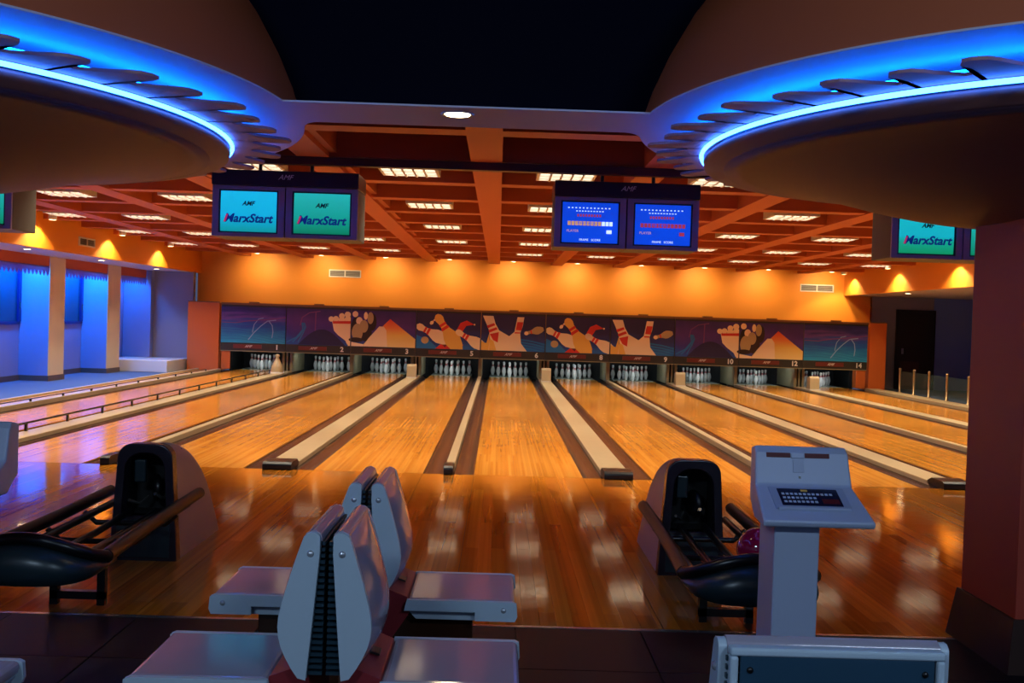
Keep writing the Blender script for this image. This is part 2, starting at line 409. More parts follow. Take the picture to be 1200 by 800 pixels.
# bumper rails along the leftmost lane
for sx, lab in ((-1, 'thin dark bumper rail on the outer side of the leftmost lane'), (1, 'thin dark bumper rail on posts between the first and second lanes')):
    x = XL[1] + sx*(LW/2 + GUT + 0.03)
    t = thing('bumper_rail', lab, 'bumper rail', (x, 0, 0), group='bumper rails')
    zb = 0.06
    zt = 0.13 if sx > 0 else 0.10
    MB().tube([(0, 0.6, zt), (0, 15.45, zt)], 0.014 if sx > 0 else 0.008, m_black, 8).build('rail', t)
    for k in range(13):
        MB().box(-0.012, 0.012, 1.0 + k*1.2, 1.04 + k*1.2, 0.035 if sx > 0 else 0.06, zt, m_black).build('post', t)

# ------------------------------------------------------------------ pins
pin_prof = [(0.0255,0),(0.0365,0.02),(0.0455,0.057),(0.0545,0.09),(0.0605,0.115),(0.0595,0.14),(0.0515,0.18),(0.039,0.22),(0.0285,0.25),(0.0235,0.28),(0.0245,0.30),(0.0305,0.335),(0.0322,0.35),(0.0275,0.37),(0.015,0.379),(0.001,0.381)]
def pr(z):
    for (r0,z0),(r1,z1) in zip(pin_prof, pin_prof[1:]):
        if z0 <= z <= z1: return r0 + (r1-r0)*(z-z0)/(z1-z0)
pin_me = MB().lathe(pin_prof, m_pin, 14, cap0=True).mesh('pin_body')
def band(z0, z1): return MB().lathe([(pr(z0)+0.001, z0), (pr((z0+z1)/2)+0.0012, (z0+z1)/2), (pr(z1)+0.001, z1)], m_pinred, 14).mesh('red_band')
bandA, bandB = band(0.245, 0.262), band(0.272, 0.289)
for i in range(1, 11):
    for r in range(4):
        for k in range(r+1):
            pos = [['head pin'], ['left pin of the second row', 'right pin of the second row'], ['left pin of the third row', 'middle pin of the third row', 'right pin of the third row'], ['leftmost pin of the back row', 'inner left pin of the back row', 'inner right pin of the back row', 'rightmost pin of the back row']][r][k]
            px = XL[i] + (k - r/2)*0.3048; py = 18.05 + r*0.264
            t = thing('bowling_pin', f'white bowling {pos} on the {ORD[i-1]} lane from the left', 'bowling pin', (px, py, 0), group=f'bowling pins on the {ORD[i-1]} lane from the left')
            obj('pin_body', pin_me, t); obj('red_band', bandA, t); obj('red_band', bandB, t)

# small covers standing on the broad dividers near the pins
t = thing('pin_shaped_cover', 'cream pin-shaped cover standing on the divider right of the leftmost lane', 'cover', ((XL[1]+XL[2])/2, 15.8, 0.035))
MB().lathe([(0.15,0),(0.155,0.10),(0.13,0.20),(0.08,0.28),(0.045,0.36),(0.04,0.40),(0.06,0.43),(0.04,0.47),(0.002,0.48)], m_cap, 20, cap0=True).build('cover_body', t)
MB().lathe([(0.165,0),(0.165,0.03),(0.15,0.035)], m_white, 20, cap0=True).build('base_ring', t)
for i, lab in ((3, 'small cream box cover on the divider between the third and fourth lanes'), (5, 'small cream box cover on the divider between the fifth and sixth lanes'), (7, 'small cream box cover on the divider between the seventh and eighth lanes'), (9, 'small cream box cover on the divider between the ninth and tenth lanes')):
    x = (XL[i]+XL[i+1])/2
    t = thing('box_cover', lab, 'cover', (x, 15.8, 0.035), group='box covers on the dividers')
    MB().prism([(-0.15,0),(0.15,0),(0.15,0.30),(-0.06,0.34),(-0.12,0.30)], -0.115, 0.115, 'x', m_cap).build('cover_body', t, bevel=0.025)
    MB().box(-0.125, 0.125, -0.16, 0.16, 0, 0.02, m_white).build('base_plate', t)

# ------------------------------------------------------------------ masking units with printed pictures
UW, GZ0, GZ1 = LW + (WIDE+THIN)/2, 0.735, 1.655
GH = GZ1 - GZ0
def clip(poly, x0, x1, y0, y1):
    def cl(p, inside, inter):
        out = []
        for a, b in zip(p, p[1:] + p[:1]):
            ia, ib = inside(a), inside(b)
            if ia: out.append(a)
            if ia != ib: out.append(inter(a, b))
        return out
    def at(a, b, k, v):
        t = (v - a[k]) / (b[k] - a[k]); return (a[0] + t*(b[0]-a[0]), a[1] + t*(b[1]-a[1]))
    for k, v, s in ((0, x0, 1), (0, x1, -1), (1, y0, 1), (1, y1, -1)):
        if not poly: break
        poly = cl(poly, lambda p: (p[k]-v)*s >= 0, lambda a, b: at(a, b, k, v))
    return poly
def circle(cx, cy, rx, ry=None, n=20): return [(cx + rx*math.cos(2*PI*i/n), cy + (ry or rx)*math.sin(2*PI*i/n)) for i in range(n)]
def pinshape(bx, by, hx, hy, w):
    """flat bowling pin silhouette from base to head in picture space (metres)"""
    d = Vector((hx-bx, hy-by)); L = d.length; d /= L; n = Vector((-d.y, d.x))
    pr2 = [(0, .20), (.12, .38), (.30, .5), (.42, .45), (.58, .26), (.70, .19), (.78, .2), (.88, .27), (.95, .23), (1.0, .08)]
    P = lambda t, s: tuple(Vector((bx, by)) + d*L*t + n*w*s)
    body = [P(t, s) for t, s in pr2] + [P(t, -s) for t, s in pr2[::-1]]
    b1 = [P(.60, .27), P(.67, .22), P(.67, -.22), P(.60, -.27)]
    b2 = [P(.70, .215), P(.76, .215), P(.76, -.215), P(.70, -.215)]
    return body, b1, b2
def stroke(pts, w):
    up, dn = [], []
    for i, p in enumerate(pts):
        a = Vector(pts[max(i-1, 0)]); b = Vector(pts[min(i+1, len(pts)-1)]); d = (b-a).normalized(); n = Vector((-d.y, d.x))*w/2
        up.append(tuple(Vector(p)+n)); dn.append(tuple(Vector(p)-n))
    return [[up[i], up[i+1], dn[i+1], dn[i]] for i in range(len(pts)-1)]
S = UW
def art_a():
    """cream pins at the left, heap of pins and a bright pyramid at the right; two panels wide"""
    L = []; U = lambda x, y: ((x-412)/358*S, (275-y)/205*GH)
    for k in range(3):
        for q in stroke([U(420+30*k, 262), U(470+18*k, 235-12*k), U(505+8*k, 190-8*k), U(500+6*k, 150)], 0.03): L.append((q, P_teal))
    for q in stroke([U(490, 165), U(500, 120), U(540, 92), U(600, 82)], 0.025): L.append((q, P_pink))
    for q in stroke([U(575, 85), U(573, 200)], 0.03): L.append((q, P_pink))
    L.append(([U(480+i*14.5, 275-90*math.sin(PI*i/18)) for i in range(19)], P_dome))
    L.append(([U(665,135), U(770,130), U(770,268), U(752,268), U(740,245), U(700,215), U(676,190)], P_cream))
    for x, y, r in ((660,124,15), (686,122,16), (718,105,16), (750,96,17), (718,128,18), (752,122,18)): L.append((circle(*U(x, y), r/358*S, r/205*GH*1.0), P_cream))
    L.append(([U(668,136), U(772,132), U(772,148), U(670,150)], P_red))
    for x, y, rx, ry in ((880,120,24,50), (795,150,30,60), (845,180,34,52)): L.append((circle(*U(x+6, y+14), rx/358*S, ry/205*GH), P_dark))
    for x, y, rx, ry in ((792,92,16,17), (850,100,11,22), (876,112,17,34), (815,130,18,22), (840,160,24,36), (805,195,30,50)): L.append((circle(*U(x, y), rx/358*S, ry/205*GH), P_olive if ry > 30 else P_cream))
    L.append((circle(*U(798, 238), 40/358*S, 14/205*GH), P_dark))
    L.append(([U(985,114), U(1140,236), U(1140,276), U(830,276), U(870,225), U(940,160)], m_gpyr))
    L.append(([U(840,276), U(868,226), U(925,158), U(950,158), U(965,180), U(972,276)], P_cream))
    L.append(([U(752,276), U(770,250), U(840,262), U(838,276)], P_cream))
    return L
def art_b():
    """flying pins at the left, big striped pin at the right; two panels wide"""
    L = []; U = lambda x, y: ((x-30)/285*S, (232-y)/162*GH)
    L.append(([U(30,232), U(30,170), U(90,195), U(130,232)], P_teal))
    L.append(([U(205,150), U(225,112), U(252,100), U(285,118), U(250,125), U(235,150), U(215,175)], P_red))
    L.append(([U(115,232), U(140,210), U(240,210), U(225,232)], P_red))
    L.append(([U(130,200), U(148,168), U(175,200), U(160,225)], P_dkred))
    for b, h, w, c in (((175,200),(32,128),0.34,P_cream), ((225,240),(118,78),0.42,P_yel), ((340,225),(205,148),0.30,P_cream), ((92,122),(112,100),0.09,P_cream)):
        bo, b1, b2 = pinshape(*U(*b), *U(*h), w); L.append((bo, c)); L.append((b1, P_red)); L.append((b2, P_red))
    L.append((circle(*U(70,194), 17/285*S, 16/162*GH), P_olive)); L.append((circle(*U(286,118), 4/285*S), P_cream))
    L.append(([U(315,190), U(340,200), U(352,155), U(358,232), U(315,232)], P_yel))
    for k in range(5):
        for q in stroke([U(485, 178+12*k), U(545, 186+12*k), U(604, 200+12*k)], 0.035): L.append((q, P_teal))
    L.append(([U(322,76), U(368,76), U(378,110), U(395,140), U(440,165), U(462,145), U(474,78), U(504,78), U(498,120), U(488,150), U(492,195), U(520,232), U(350,232), U(356,180), U(350,140), U(335,105)], P_cream))
    L.append(([U(356,180), U(372,190), U(385,232), U(352,232)], P_yel))
    L.append(([U(340,120), U(372,108), U(377,118), U(345,132)], P_red)); L.append(([U(348,140), U(382,126), U(388,136), U(352,152)], P_red))
    L.append(([U(354,158), U(394,148), U(390,195), U(370,185)], P_red))
    L.append(([U(474,100), U(500,100), U(493,138), U(468,136)], P_red)); L.append(([U(464,146), U(488,146), U(487,152), U(463,152)], P_red))
    bo, b1, b2 = pinshape(*U(590,128), *U(505,152), 0.20); L.append((bo, P_olive)); L.append((b1, P_red)); L.append((circle(*U(515,150), 9/285*S, 8/162*GH), P_cream))
    return L
def art_c():
    L = []; U = lambda x, y: ((x-78)/522*S, (375-y)/290*GH)
    for k in range(5):
        for q in stroke([U(78, 255+22*k), U(230, 262+20*k), U(400, 285+20*k), U(600, 330+18*k)], 0.014): L.append((q, P_teal))
    for q in stroke([U(300,350), U(345,290), U(400,235), U(450,195), U(520,185)], 0.022): L.append((q, P_arc))
    for q in stroke([U(332,290), U(345,225), U(380,180), U(420,170)], 0.018): L.append((q, P_arc))
    for q in stroke([U(460,190), U(490,230), U(497,280), U(490,330)], 0.022): L.append((q, P_arc))
    for q in stroke([U(85,212), U(200,215), U(280,200), U(600,165)], 0.02): L.append((q, P_pink))
    return L
ART = {1: ('c', 0), 2: ('a', 0), 3: ('a', 1), 4: ('b', 0), 5: ('b', 1), 6: ('b', 0), 7: ('b', 1), 8: ('a', 0), 9: ('a', 1), 10: ('c', 0)}
BG = {'a': m_gpurp, 'b': m_gnavy, 'c': m_gblue}
ALAB = {('c', 0): 'blue wave picture', ('a', 0): 'purple picture of lined-up pins', ('a', 1): 'picture of heaped pins and a bright pyramid', ('b', 0): 'picture of flying pins', ('b', 1): 'picture of one big striped pin'}
ARTS = {'a': art_a(), 'b': art_b(), 'c': art_c()}
for i in range(1, 11):
    x0 = XL[5] - LW/2 - THIN/2 + (i-5)*UW; xc = x0 + UW/2
    a, half = ART[i]
    t = thing('masking_unit', f'masking panel with a {ALAB[(a, half)]}, {ORD[i-1]} from the left', 'masking panel', (xc, YM, 0), group='masking panels above the pins')
    h = UW/2
    fr = MB().box(-h+0.004, h-0.004, 0, 0.10, 0.52, 1.70, m_mframe).build('frame', t)
    MB().box(-h, h, -0.03, 0.16, 1.70, 1.755, m_mledge).build('top_ledge', t, bevel=0.006)
    MB().box(-0.12, 0.12, -0.035, 0.1, 1.755, 1.785, m_mledge).build('ledge_block', t)
    g = MB().box(-h+0.012, h-0.012, -0.012, 0.0, -GH/2, GH/2, BG[a]).build('picture_panel', t, (0, 0, (GZ0+GZ1)/2))
    b = MB(); y = -0.0125
    for poly, m in ARTS[a]:
        poly = clip(poly, half*S+0.014, (half+1)*S-0.014, 0.004, GH-0.004)
        y -= 0.00012
        if len(poly) >= 3:
            b.poly([(px - half*S - h, y, pz - GH/2) for px, pz in poly], m)
    pr_ = b.build('picture_print', g); pr_['kind'] = 'stuff'
    lb = MB().box(-0.50, 0.22, -0.02, 0.0, -0.05, 0.05, m_mred).build('label_strip', t, (0, 0, 0.645))
    text('lettering', 'AMF', 0.09, m_print_w, lb, (-0.12, -0.0215, 0), shear=0.5)
    text('lane_number', NUM[i-1], 0.17, m_print_w, t, (h-0.22, -0.005, 0.635), offset=0.006)
    MB().box(-h+0.004, h-0.004, -0.008, 0.10, 0.515, 0.535, m_kick).build('bottom_rail', t)
    tb = MB().tube([(-0.55, 0.55, 0.66), (0.55, 0.55, 0.66)], 0.018, mat('pin_tube_glow', '#DFF2FF', 0.4, emit=3.0)).build('pin_lamp', t)
    light('pin_light', 'AREA', (0, 0.5, 0.64), PIN_LAMP, (0.80, 0.95, 1.0), tb, target=(0, 1.5, 0.15), shape='RECTANGLE', size=1.0, size_y=0.08)

# orange closing panels beside the masking row
for xa, xb, lab in ((-8.27, XL[5]-LW/2-THIN/2-4*UW-0.04, 'terracotta orange closing panel at the left end of the masking row'), (XL[5]-LW/2-THIN/2+6*UW+0.04, 9.66, 'orange closing panel at the right end of the masking row')):
    t = thing('closing_panel', lab, 'side panel', ((xa+xb)/2, YM, 0), group='closing panels beside the masking row')
    w = (xb-xa)/2
    MB().box(-w, w, -0.02, 1.2, 0, 1.74, m_blockor).build('panel_body', t, bevel=0.01)
    MB().box(-w, w, -0.035, 0.02, 1.74, 1.765, m_mledge).build('top_trim', t)
for xa, xb, lab in ((XLEFT-0.02, XLEFT+0.20, 'small orange door below the leftmost masking panel'), (XRIGHT-0.22, XRIGHT+0.02, 'small orange door below the rightmost masking panel')):
    tag(MB().box(xa, xb, YM+0.02, YM+0.06, 0.06, 0.515, m_blockor).build('service_door', None, bevel=0.006), lab, 'service door', 'service doors beside the pins')

# ------------------------------------------------------------------ walls
structure('wall_rear', MB().box(FXL-0.1, 9.7, YW, YW+0.2, 1.0, 4.0, m_orange), 'orange rear wall above the masking panels')
structure('wall_pit', MB().box(-7.5, 9.25, 19.3, 19.4, -0.12, 1.0, m_blackm), 'black rear wall of the pin pits')
structure('ceiling_pit', MB().box(-7.40, 9.15, YM+0.12, 19.3, 0.95, 1.0, m_blackm), 'black cover over the pin pits')
structure('wall_pit_left', MB().box(-7.50, -7.43, YM+1.25, 19.3, -0.12, 1.0, m_blackm), 'black left side of the pin pits')
structure('wall_pit_right', MB().box(9.15, 9.25, YM+1.25, 19.3, -0.12, 1.0, m_blackm), 'black right side of the pin pits')
structure('wall_rear_left', MB().box(-10.2, -8.28, 17.2, 17.4, 0, 2.52, m_greyw), 'grey end wall of the left aisle')
structure('wall_rear_right', MB().box(9.66, 11.38, YW, YW+0.2, 0, 2.48, m_greyw), 'grey end wall of the right aisle with the dark door')
structure('wall_right_end', MB().box(11.38, 14.0, YW-0.02, YW+0.2, 0, 2.48, m_navyw), 'navy blue wall beside the dark door')
structure('wall_left', MB().box(-10.2, -10.0, -5, 17.4, 0, 2.52, m_lav), 'lavender window wall of the left aisle')
structure('wall_right', MB().box(13.8, 14.0, -5, 18.2, 0, 2.48, m_navyw), 'navy side wall of the right aisle')
structure('wall_fascia_left', MB().box(FXL-0.1, FXL, -5.0, YW, 2.515, 3.6, m_orange), 'orange fascia above the left aisle lit by spotlights')
structure('wall_fascia_right', MB().box(FXR, FXR+0.1, -5.0, YW, 2.47, 3.6, m_orange), 'orange fascia above the right aisle lit by spotlights')
structure('ceiling_left_aisle', MB().box(-10.2, FXL-0.1, -5, 17.4, 2.515, 2.6, m_soffit), 'pale lavender soffit over the left aisle')
structure('ceiling_right_aisle', MB().box(FXR+0.1, 14, -5, 18.2, 2.47, 2.56, m_soffit), 'pale soffit over the right aisle')
structure('baseboard_left', MB().box(-10.0, -9.97, -5, 17.2, 0, 0.11, m_bboard), 'dark baseboard of the window wall')

# pilasters, windows and valances of the left aisle
PY = [(-1.5, -0.75), (1.65, 2.4), (4.8, 5.55), (7.95, 8.7), (11.1, 11.86), (14.26, 15.09)]
PLAB = ['sixth', 'fifth', 'fourth', 'third', 'second', 'first']
for k, (a, b) in enumerate(PY):
    t = thing('pilaster', f'cream wall pilaster with blue lit flank, {PLAB[k]} from the grey end wall', 'pilaster', (-9.7, (a+b)/2, 0), group='pilasters of the left aisle')
    w = (b-a)/2
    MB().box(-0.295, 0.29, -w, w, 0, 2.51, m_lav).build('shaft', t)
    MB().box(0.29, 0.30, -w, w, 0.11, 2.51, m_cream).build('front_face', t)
    MB().box(-0.295, 0.315, -w-0.02, w+0.02, 0, 0.11, m_bboard).build('baseboard', t)
t = thing('pilaster', 'blue lit shallow wall pilaster beside the grey end wall', 'pilaster', (-9.65, 17.05, 0))
MB().box(-0.34, 0.36, -0.10, 0.145, 0.285, 2.51, m_lav).build('shaft', t)
tag(MB().box(-9.95, -8.32, 15.3, 17.19, 0, 0.28, m_white).build('low_plinth', None, bevel=0.01), 'low white plinth in front of the grey end wall', 'plinth')
bays = [(-0.75, 1.65), (2.4, 4.8), (5.55, 7.95), (8.7, 11.1), (11.86, 14.26), (15.09, 16.94)]
BL = ['sixth', 'fifth', 'fourth', 'third', 'second']
for k, (a, b) in enumerate(bays):
    c = (a+b)/2; w = (b-a)/2
    if k < 5:
        wo = structure(f'window_{k+1}', MB().box(-10.01, -9.97, a+0.02, b-0.02, 1.13, 1.19, m_winf), 'navy framed window with a blue pane in the left aisle wall')
        for y0, y1, z0, z1 in ((a+0.02, b-0.02, 2.42, 2.5), (a+0.02, a+0.12, 1.19, 2.42), (b-0.14, b-0.02, 1.19, 2.42), (c-0.05, c+0.05, 1.19, 2.42)):
            MB().box(-10.0, -9.95, y0, y1, z0, z1, m_winf).build('window_frame', wo)
        for y0, y1 in ((a+0.12, c-0.05), (c+0.05, b-0.14)):
            MB().box(-9.995, -9.985, y0, y1, 1.19, 2.42, m_pane).build('window_pane', wo)
        MB().box(-9.95, -9.93, b-0.10, b-0.07, 1.45, 1.58, m_chrome).build('window_handle', wo)
    lab = f'orange fringed valance hung in the {BL[k]} window bay from the grey end wall' if k < 5 else 'orange fringed valance beside the grey end wall'
    t = thing('valance', lab, 'valance', (-9.42, c, 2.515), group='fringed valances of the left aisle')
    MB().box(-0.012, 0.012, -w+0.02, w-0.02, -0.22, 0.0, m_val).build('cloth_band', t)
    n = max(6, round((b-a)/0.17)); pts = []
    for j in range(n):
        y0 = -w+0.02 + (2*w-0.04)*j/n; d = (2*w-0.04)/n
        pts += [(y0, -0.30), (y0+d*0.25, -0.36), (y0+d*0.5, -0.40), (y0+d*0.75, -0.36), (y0+d*0.95, -0.29)]
    MB().prism([(-w+0.02, -0.2)] + pts + [(w-0.02, -0.29), (w-0.02, -0.2)], 0.014, 0.018, 'x', m_fringe).build('fringe', t)
    lamp = MB().tube([(-0.18, -w+0.15, -0.07), (-0.18, w-0.15, -0.07)], 0.02, mat('bay_tube_blue', '#1878FF', 0.4, emit=6.0, ehex=(0.002, 0.2, 1.0, 1))).build('lamp_tube', t)
    light('bay_blue_light', 'AREA', (-0.25, 0, -0.10), BLUE_BAY*(b-a)/2.0*(0.45 if k == 5 else 1.0), (0.0, 0.22, 1.0), lamp, target=(-0.35, 0, -2), shape='RECTANGLE', size=(b-a)-0.3, size_y=0.10)

# aisle door and glass railing on the right
d = structure('door_1', MB().box(10.40, 11.38, YW-0.06, YW, 0, 2.09, m_door), 'very dark door in the right aisle end wall')
MB().box(10.36, 10.41, YW-0.08, YW, 0, 2.14, m_door).build('door_frame', d); MB().box(11.36, 11.41, YW-0.08, YW, 0, 2.14, m_door).build('door_frame', d); MB().box(10.36, 11.41, YW-0.08, YW, 2.09, 2.14, m_door).build('door_frame', d)
MB().box(10.50, 11.0, YW-0.07, YW-0.055, 0.1, 0.75, m_doorpanel).build('kick_panel', d)
MB().box(10.5, 10.56, YW-0.10, YW-0.06, 0.95, 1.1, m_chrome).build('door_handle', d)
t = thing('glass_railing', 'low glass railing on brass posts beside the rightmost lane', 'railing', (9.86, 0, 0))
py = [16.25, 15.35, 14.45, 13.45, 12.35, 11.2, 10.0, 8.8]
for y in py:
    MB().lathe([(0.05,0),(0.05,0.02),(0.028,0.03),(0.028,0.58),(0.034,0.585),(0.034,0.62),(0.01,0.63)], m_brass, 12, c=(0, y, 0), cap0=True, cap1=True).build('post', t)
for a, b in zip(py, py[1:]): MB().box(-0.005, 0.005, b+0.05, a-0.05, 0.06, 0.55, m_glass).build('glass_pane', t)

# ------------------------------------------------------------------ coffered ceiling
ce = structure('ceiling', MB().box(FXL-0.1, FXR+0.1, -5.0, YW, ZC+0.27, ZC+0.35, m_panel), 'maroon coffered ceiling with a grid of orange beams')
for k in range(-4, 6):
    x = -0.5 + 1.66*k; w = 0.15
    if x - w < FXL: continue
    MB().box(x-w, x+w, -4.98, YW, ZC, ZC+0.27, m_beam).build('main_beam', ce)
    if k in (-1, 2): MB().box(x+w, x+w+0.07, -4.98, YW, ZC+0.05, ZC+0.27, m_beam).build('beam_step', ce)
for k in range(-2, 12):
    y = -0.0 + 1.66*k
    if y+0.1 > YW: continue
    MB().box(FXL, FXR, y-0.12, y+0.14, ZC+0.012, ZC+0.27, m_beam).build('cross_beam', ce)

def troffer_parts():
    fb = MB(); s = 0.31
    for x0, x1, y0, y1 in ((-s, s, -s, -s+0.03), (-s, s, s-0.03, s), (-s, -s+0.03, -s+0.03, s-0.03), (s-0.03, s, -s+0.03, s-0.03)): fb.box(x0, x1, y0, y1, 0, 0.20, m_louv)
    fb.box(-s, s, -s, s, 0.20, 0.21, m_louv)
    db = MB().box(-s+0.03, s-0.03, -s+0.03, s-0.03, 0.035, 0.04, m_diff)
    lv = MB().box(-0.011, 0.011, -s+0.03, s-0.03, -0.012, 0.033, m_louv)
    cr = MB().box(-s+0.03, s-0.03, -0.012, 0.012, -0.010, 0.030, m_louv)
    return fb.mesh('housing'), db.mesh('diffuser'), lv.mesh('louvre'), cr.mesh('cross_louvre')
TF = troffer_parts()
cols_x = [-7.60, -6.31, -4.65, -2.99, -1.33, 0.33, 1.99, 3.65, 5.31, 6.97, 8.36]
for r, y in enumerate((0.95, 4.25, 7.55, 10.9, 14.2)):
    for c, x in enumerate(cols_x):
        t = thing('ceiling_light', f'louvred square ceiling light, {ORD[c]} from the left in the {ORD[r]} row beyond the monitors', 'ceiling light', (x, y, ZC+0.03), group='louvred lights in the coffered ceiling')
        obj('housing', TF[0], t); obj('diffuser', TF[1], t)
        for k in range(4): obj('louvre', TF[2], t, (-0.168 + 0.112*k, 0, 0))
        for q in (-0.1, 0.1): obj('cross_louvre', TF[3], t, (0, q, 0))
        light('troffer_light', 'AREA', (0, 0, -0.014), TROFFER_W, (1.0, 0.86, 0.66), t, shape='SQUARE', size=0.54, spread=math.radians(110))

# rear wall washers, one in each ceiling bay, and spots along the fascias
can = MB().lathe([(0.055, 0.0), (0.07, 0.0), (0.07, 0.12), (0.0005, 0.12)], m_white, 18).mesh('lamp_can')
bulb = MB().lathe([(0.0005, 0.02), (0.05, 0.02), (0.054, 0.06)], m_spotglow, 18).mesh('lamp_glow')
stem = MB().lathe([(0.015, 0.12), (0.015, 0.30)], m_white, 10).mesh('stem')
wx = [-7.4 + 1.66*k + 0.76 for k in range(10)]
for k, x in enumerate(wx):
    t = thing('wall_washer', f'small can lamp washing the orange rear wall, {ORD[k]} from the left', 'downlight', (x, 17.1, ZC+0.02), group='can lamps washing the rear wall')
    obj('lamp_can', can, t); obj('lamp_glow', bulb, t)
    light('wash_light', 'SPOT', (0, 0, 0.0), WASH, (1.0, 0.72, 0.36), t, target=(0, 0.75, -0.55), spot_size=math.radians(125), spot_blend=1.0, shadow_soft_size=0.08)
for side, xs, ys in ((-1, FXL+0.28, [-1.9, 1.3, 4.6, 7.9, 11.25, 14.4]), (1, FXR-0.28, [1.3, 4.5, 7.7, 10.9, 14.1, 17.2])):
    for k, y in enumerate(ys):
        t = thing('fascia_spot', f'small can lamp lighting the {"left" if side < 0 else "right"} orange fascia, {ORD[len(ys)-1-k]} from the rear wall', 'downlight', (xs, y, ZC-0.03), group=f'can lamps along the {"left" if side < 0 else "right"} fascia')
        obj('lamp_can', can, t); obj('lamp_glow', bulb, t); obj('stem', stem, t)
        light('fascia_light', 'SPOT', (0, 0, 0.0), FASCIA_SPOT, (1.0, 0.70, 0.32), t, target=(side*0.05, 0, -0.5), spot_size=math.radians(128), spot_blend=0.3, shadow_soft_size=0.04)
dl = MB().lathe([(0.05, 0.004), (0.075, -0.006), (0.08, 0.0), (0.075, 0.02)], m_white, 20).mesh('trim_ring')
dg = MB().lathe([(0.0005, -0.004), (0.058, -0.004), (0.062, 0.01)], m_spotglow, 18).mesh('lamp_glow')
for k, (x, y, z) in enumerate([(-8.62, 8.3, 2.500), (-8.64, 11.8, 2.500), (-8.70, 15.5, 2.500), (9.34, 14.6, 2.455)]):
    lab = ['small downlight in the left aisle soffit, third from the end wall', 'small downlight in the left aisle soffit, second from the end wall', 'small downlight in the left aisle soffit, nearest the end wall', 'small downlight in the right aisle soffit before the dark door'][k]
    t = thing('soffit_downlight', lab, 'downlight', (x, y, z), group='aisle soffit downlights')
    obj('trim_ring', dl, t); obj('lamp_glow', dg, t)
    light('soffit_light', 'SPOT', (0, 0, -0.02), 5, (1.0, 0.8, 0.55), t, target=(0, 0, -1), spot_size=math.radians(120), spot_blend=0.6)

# vents
def vent(loc, rotz, w, h, label):
    t = thing('wall_vent', label, 'vent', loc, rotz, group='wall vents')
    f = MB()
    for x0, x1, z0, z1 in ((-w/2, w/2, -h/2, -h/2+0.025), (-w/2, w/2, h/2-0.025, h/2), (-w/2, -w/2+0.025, -h/2+0.025, h/2-0.025), (w/2-0.025, w/2, -h/2+0.025, h/2-0.025), (-0.015, 0.015, -h/2+0.025, h/2-0.025)):
        f.box(x0, x1, -0.03, 0, z0, z1, m_white)
    f.build('frame', t)
    MB().box(-w/2+0.02, w/2-0.02, -0.006, 0, -h/2+0.02, h/2-0.02, m_vdark).build('backing', t)
    n = 5
    for k in range(n):
        z = -h/2 + h*(k+1)/(n+1)
        MB().add([(-w/2+0.025, -0.022, z-0.012), (w/2-0.025, -0.022, z-0.012), (w/2-0.025, -0.006, z+0.012), (-w/2+0.025, -0.006, z+0.012)], [(0,1,2,3)], m_grill).build('slat', t)
vent((-4.48, YW, 2.63), 0, 0.85, 0.20, 'white framed air vent high on the rear wall at the left')
vent((8.19, YW, 2.645), 0, 0.90, 0.20, 'white framed air vent high on the rear wall at the right')
vent((FXL, 10.1, 2.76), PI/2, 0.76, 0.17, 'air vent on the left orange fascia')

# ------------------------------------------------------------------ white soffit, domes, discs, pillar
ZS = 2.47
DL, DR = (-3.75, -5.25), (2.43, -5.32)
def soffit_outline():
    R1, R2 = 2.422, 2.122; ya, yb = -5.50, -5.02
    def side(c, R, sgn):
        """arc of a disc from the near strip edge round the outside to the far strip edge"""
        a0 = math.asin(max(-1, min(1, (ya - c[1])/R))); a1 = math.asin(max(-1, min(1, (yb - c[1])/R)))
        if sgn < 0: a = [a1 + (2*PI - (a1 - a0))*i/240 for i in range(241)]       # left disc opens to the right
        else: a = [PI - a0 + (2*PI - (a1 - a0))*i/240 for i in range(241)]
        return [(c[0] + R*math.cos(q), c[1] + R*math.sin(q)) for q in a]
    return side(DL, R1, -1), side(DR, R2, 1), ya, yb
sl, sr, ya, yb = soffit_outline()
def fillet(p_arc, p_line):                # soft concave corner between arc and strip on the far side
    return p_arc
pts = sl + sr
b = MB(); b.prism(pts, ZS, ZS+0.008, 'z', m_soffit)
so = structure('ceiling_soffit', b, 'white dumbbell shaped soffit joining the two round canopies')
for c, R, sgn in ((DL, 2.42, 1), (DR, 2.12, -1)):     # concave corner fillets on the far side
    x0 = c[0] + sgn*math.sqrt(R*R - (yb-c[1])**2); n = 8; r = 0.22
    a = math.asin((yb-c[1])/R); q = a + 0.10
    p1 = (c[0] + sgn*R*math.cos(q), c[1] + R*math.sin(q)); p2 = (x0 + sgn*0.09, yb)
    arc = [((1-t)**2*p1[0] + 2*t*(1-t)*x0 + t*t*p2[0], (1-t)**2*p1[1] + 2*t*(1-t)*yb + t*t*p2[1]) for t in [i/n for i in range(n+1)]]
    MB().prism(arc + [(x0-sgn*0.1, yb-0.1)], ZS+0.0005, ZS+0.008, 'z', m_soffit).build('soffit_corner', so)
structure('ceiling_front', MB().box(-12, 14, -13, YA+0.3, 4.1, 4.2, m_navy), 'dark navy high ceiling over the seating area')
structure('wall_bulkhead', MB().box(-12, 14, -5.03, -4.98, ZS+0.01, 4.1, m_navy), 'dark navy bulkhead above the white soffit')

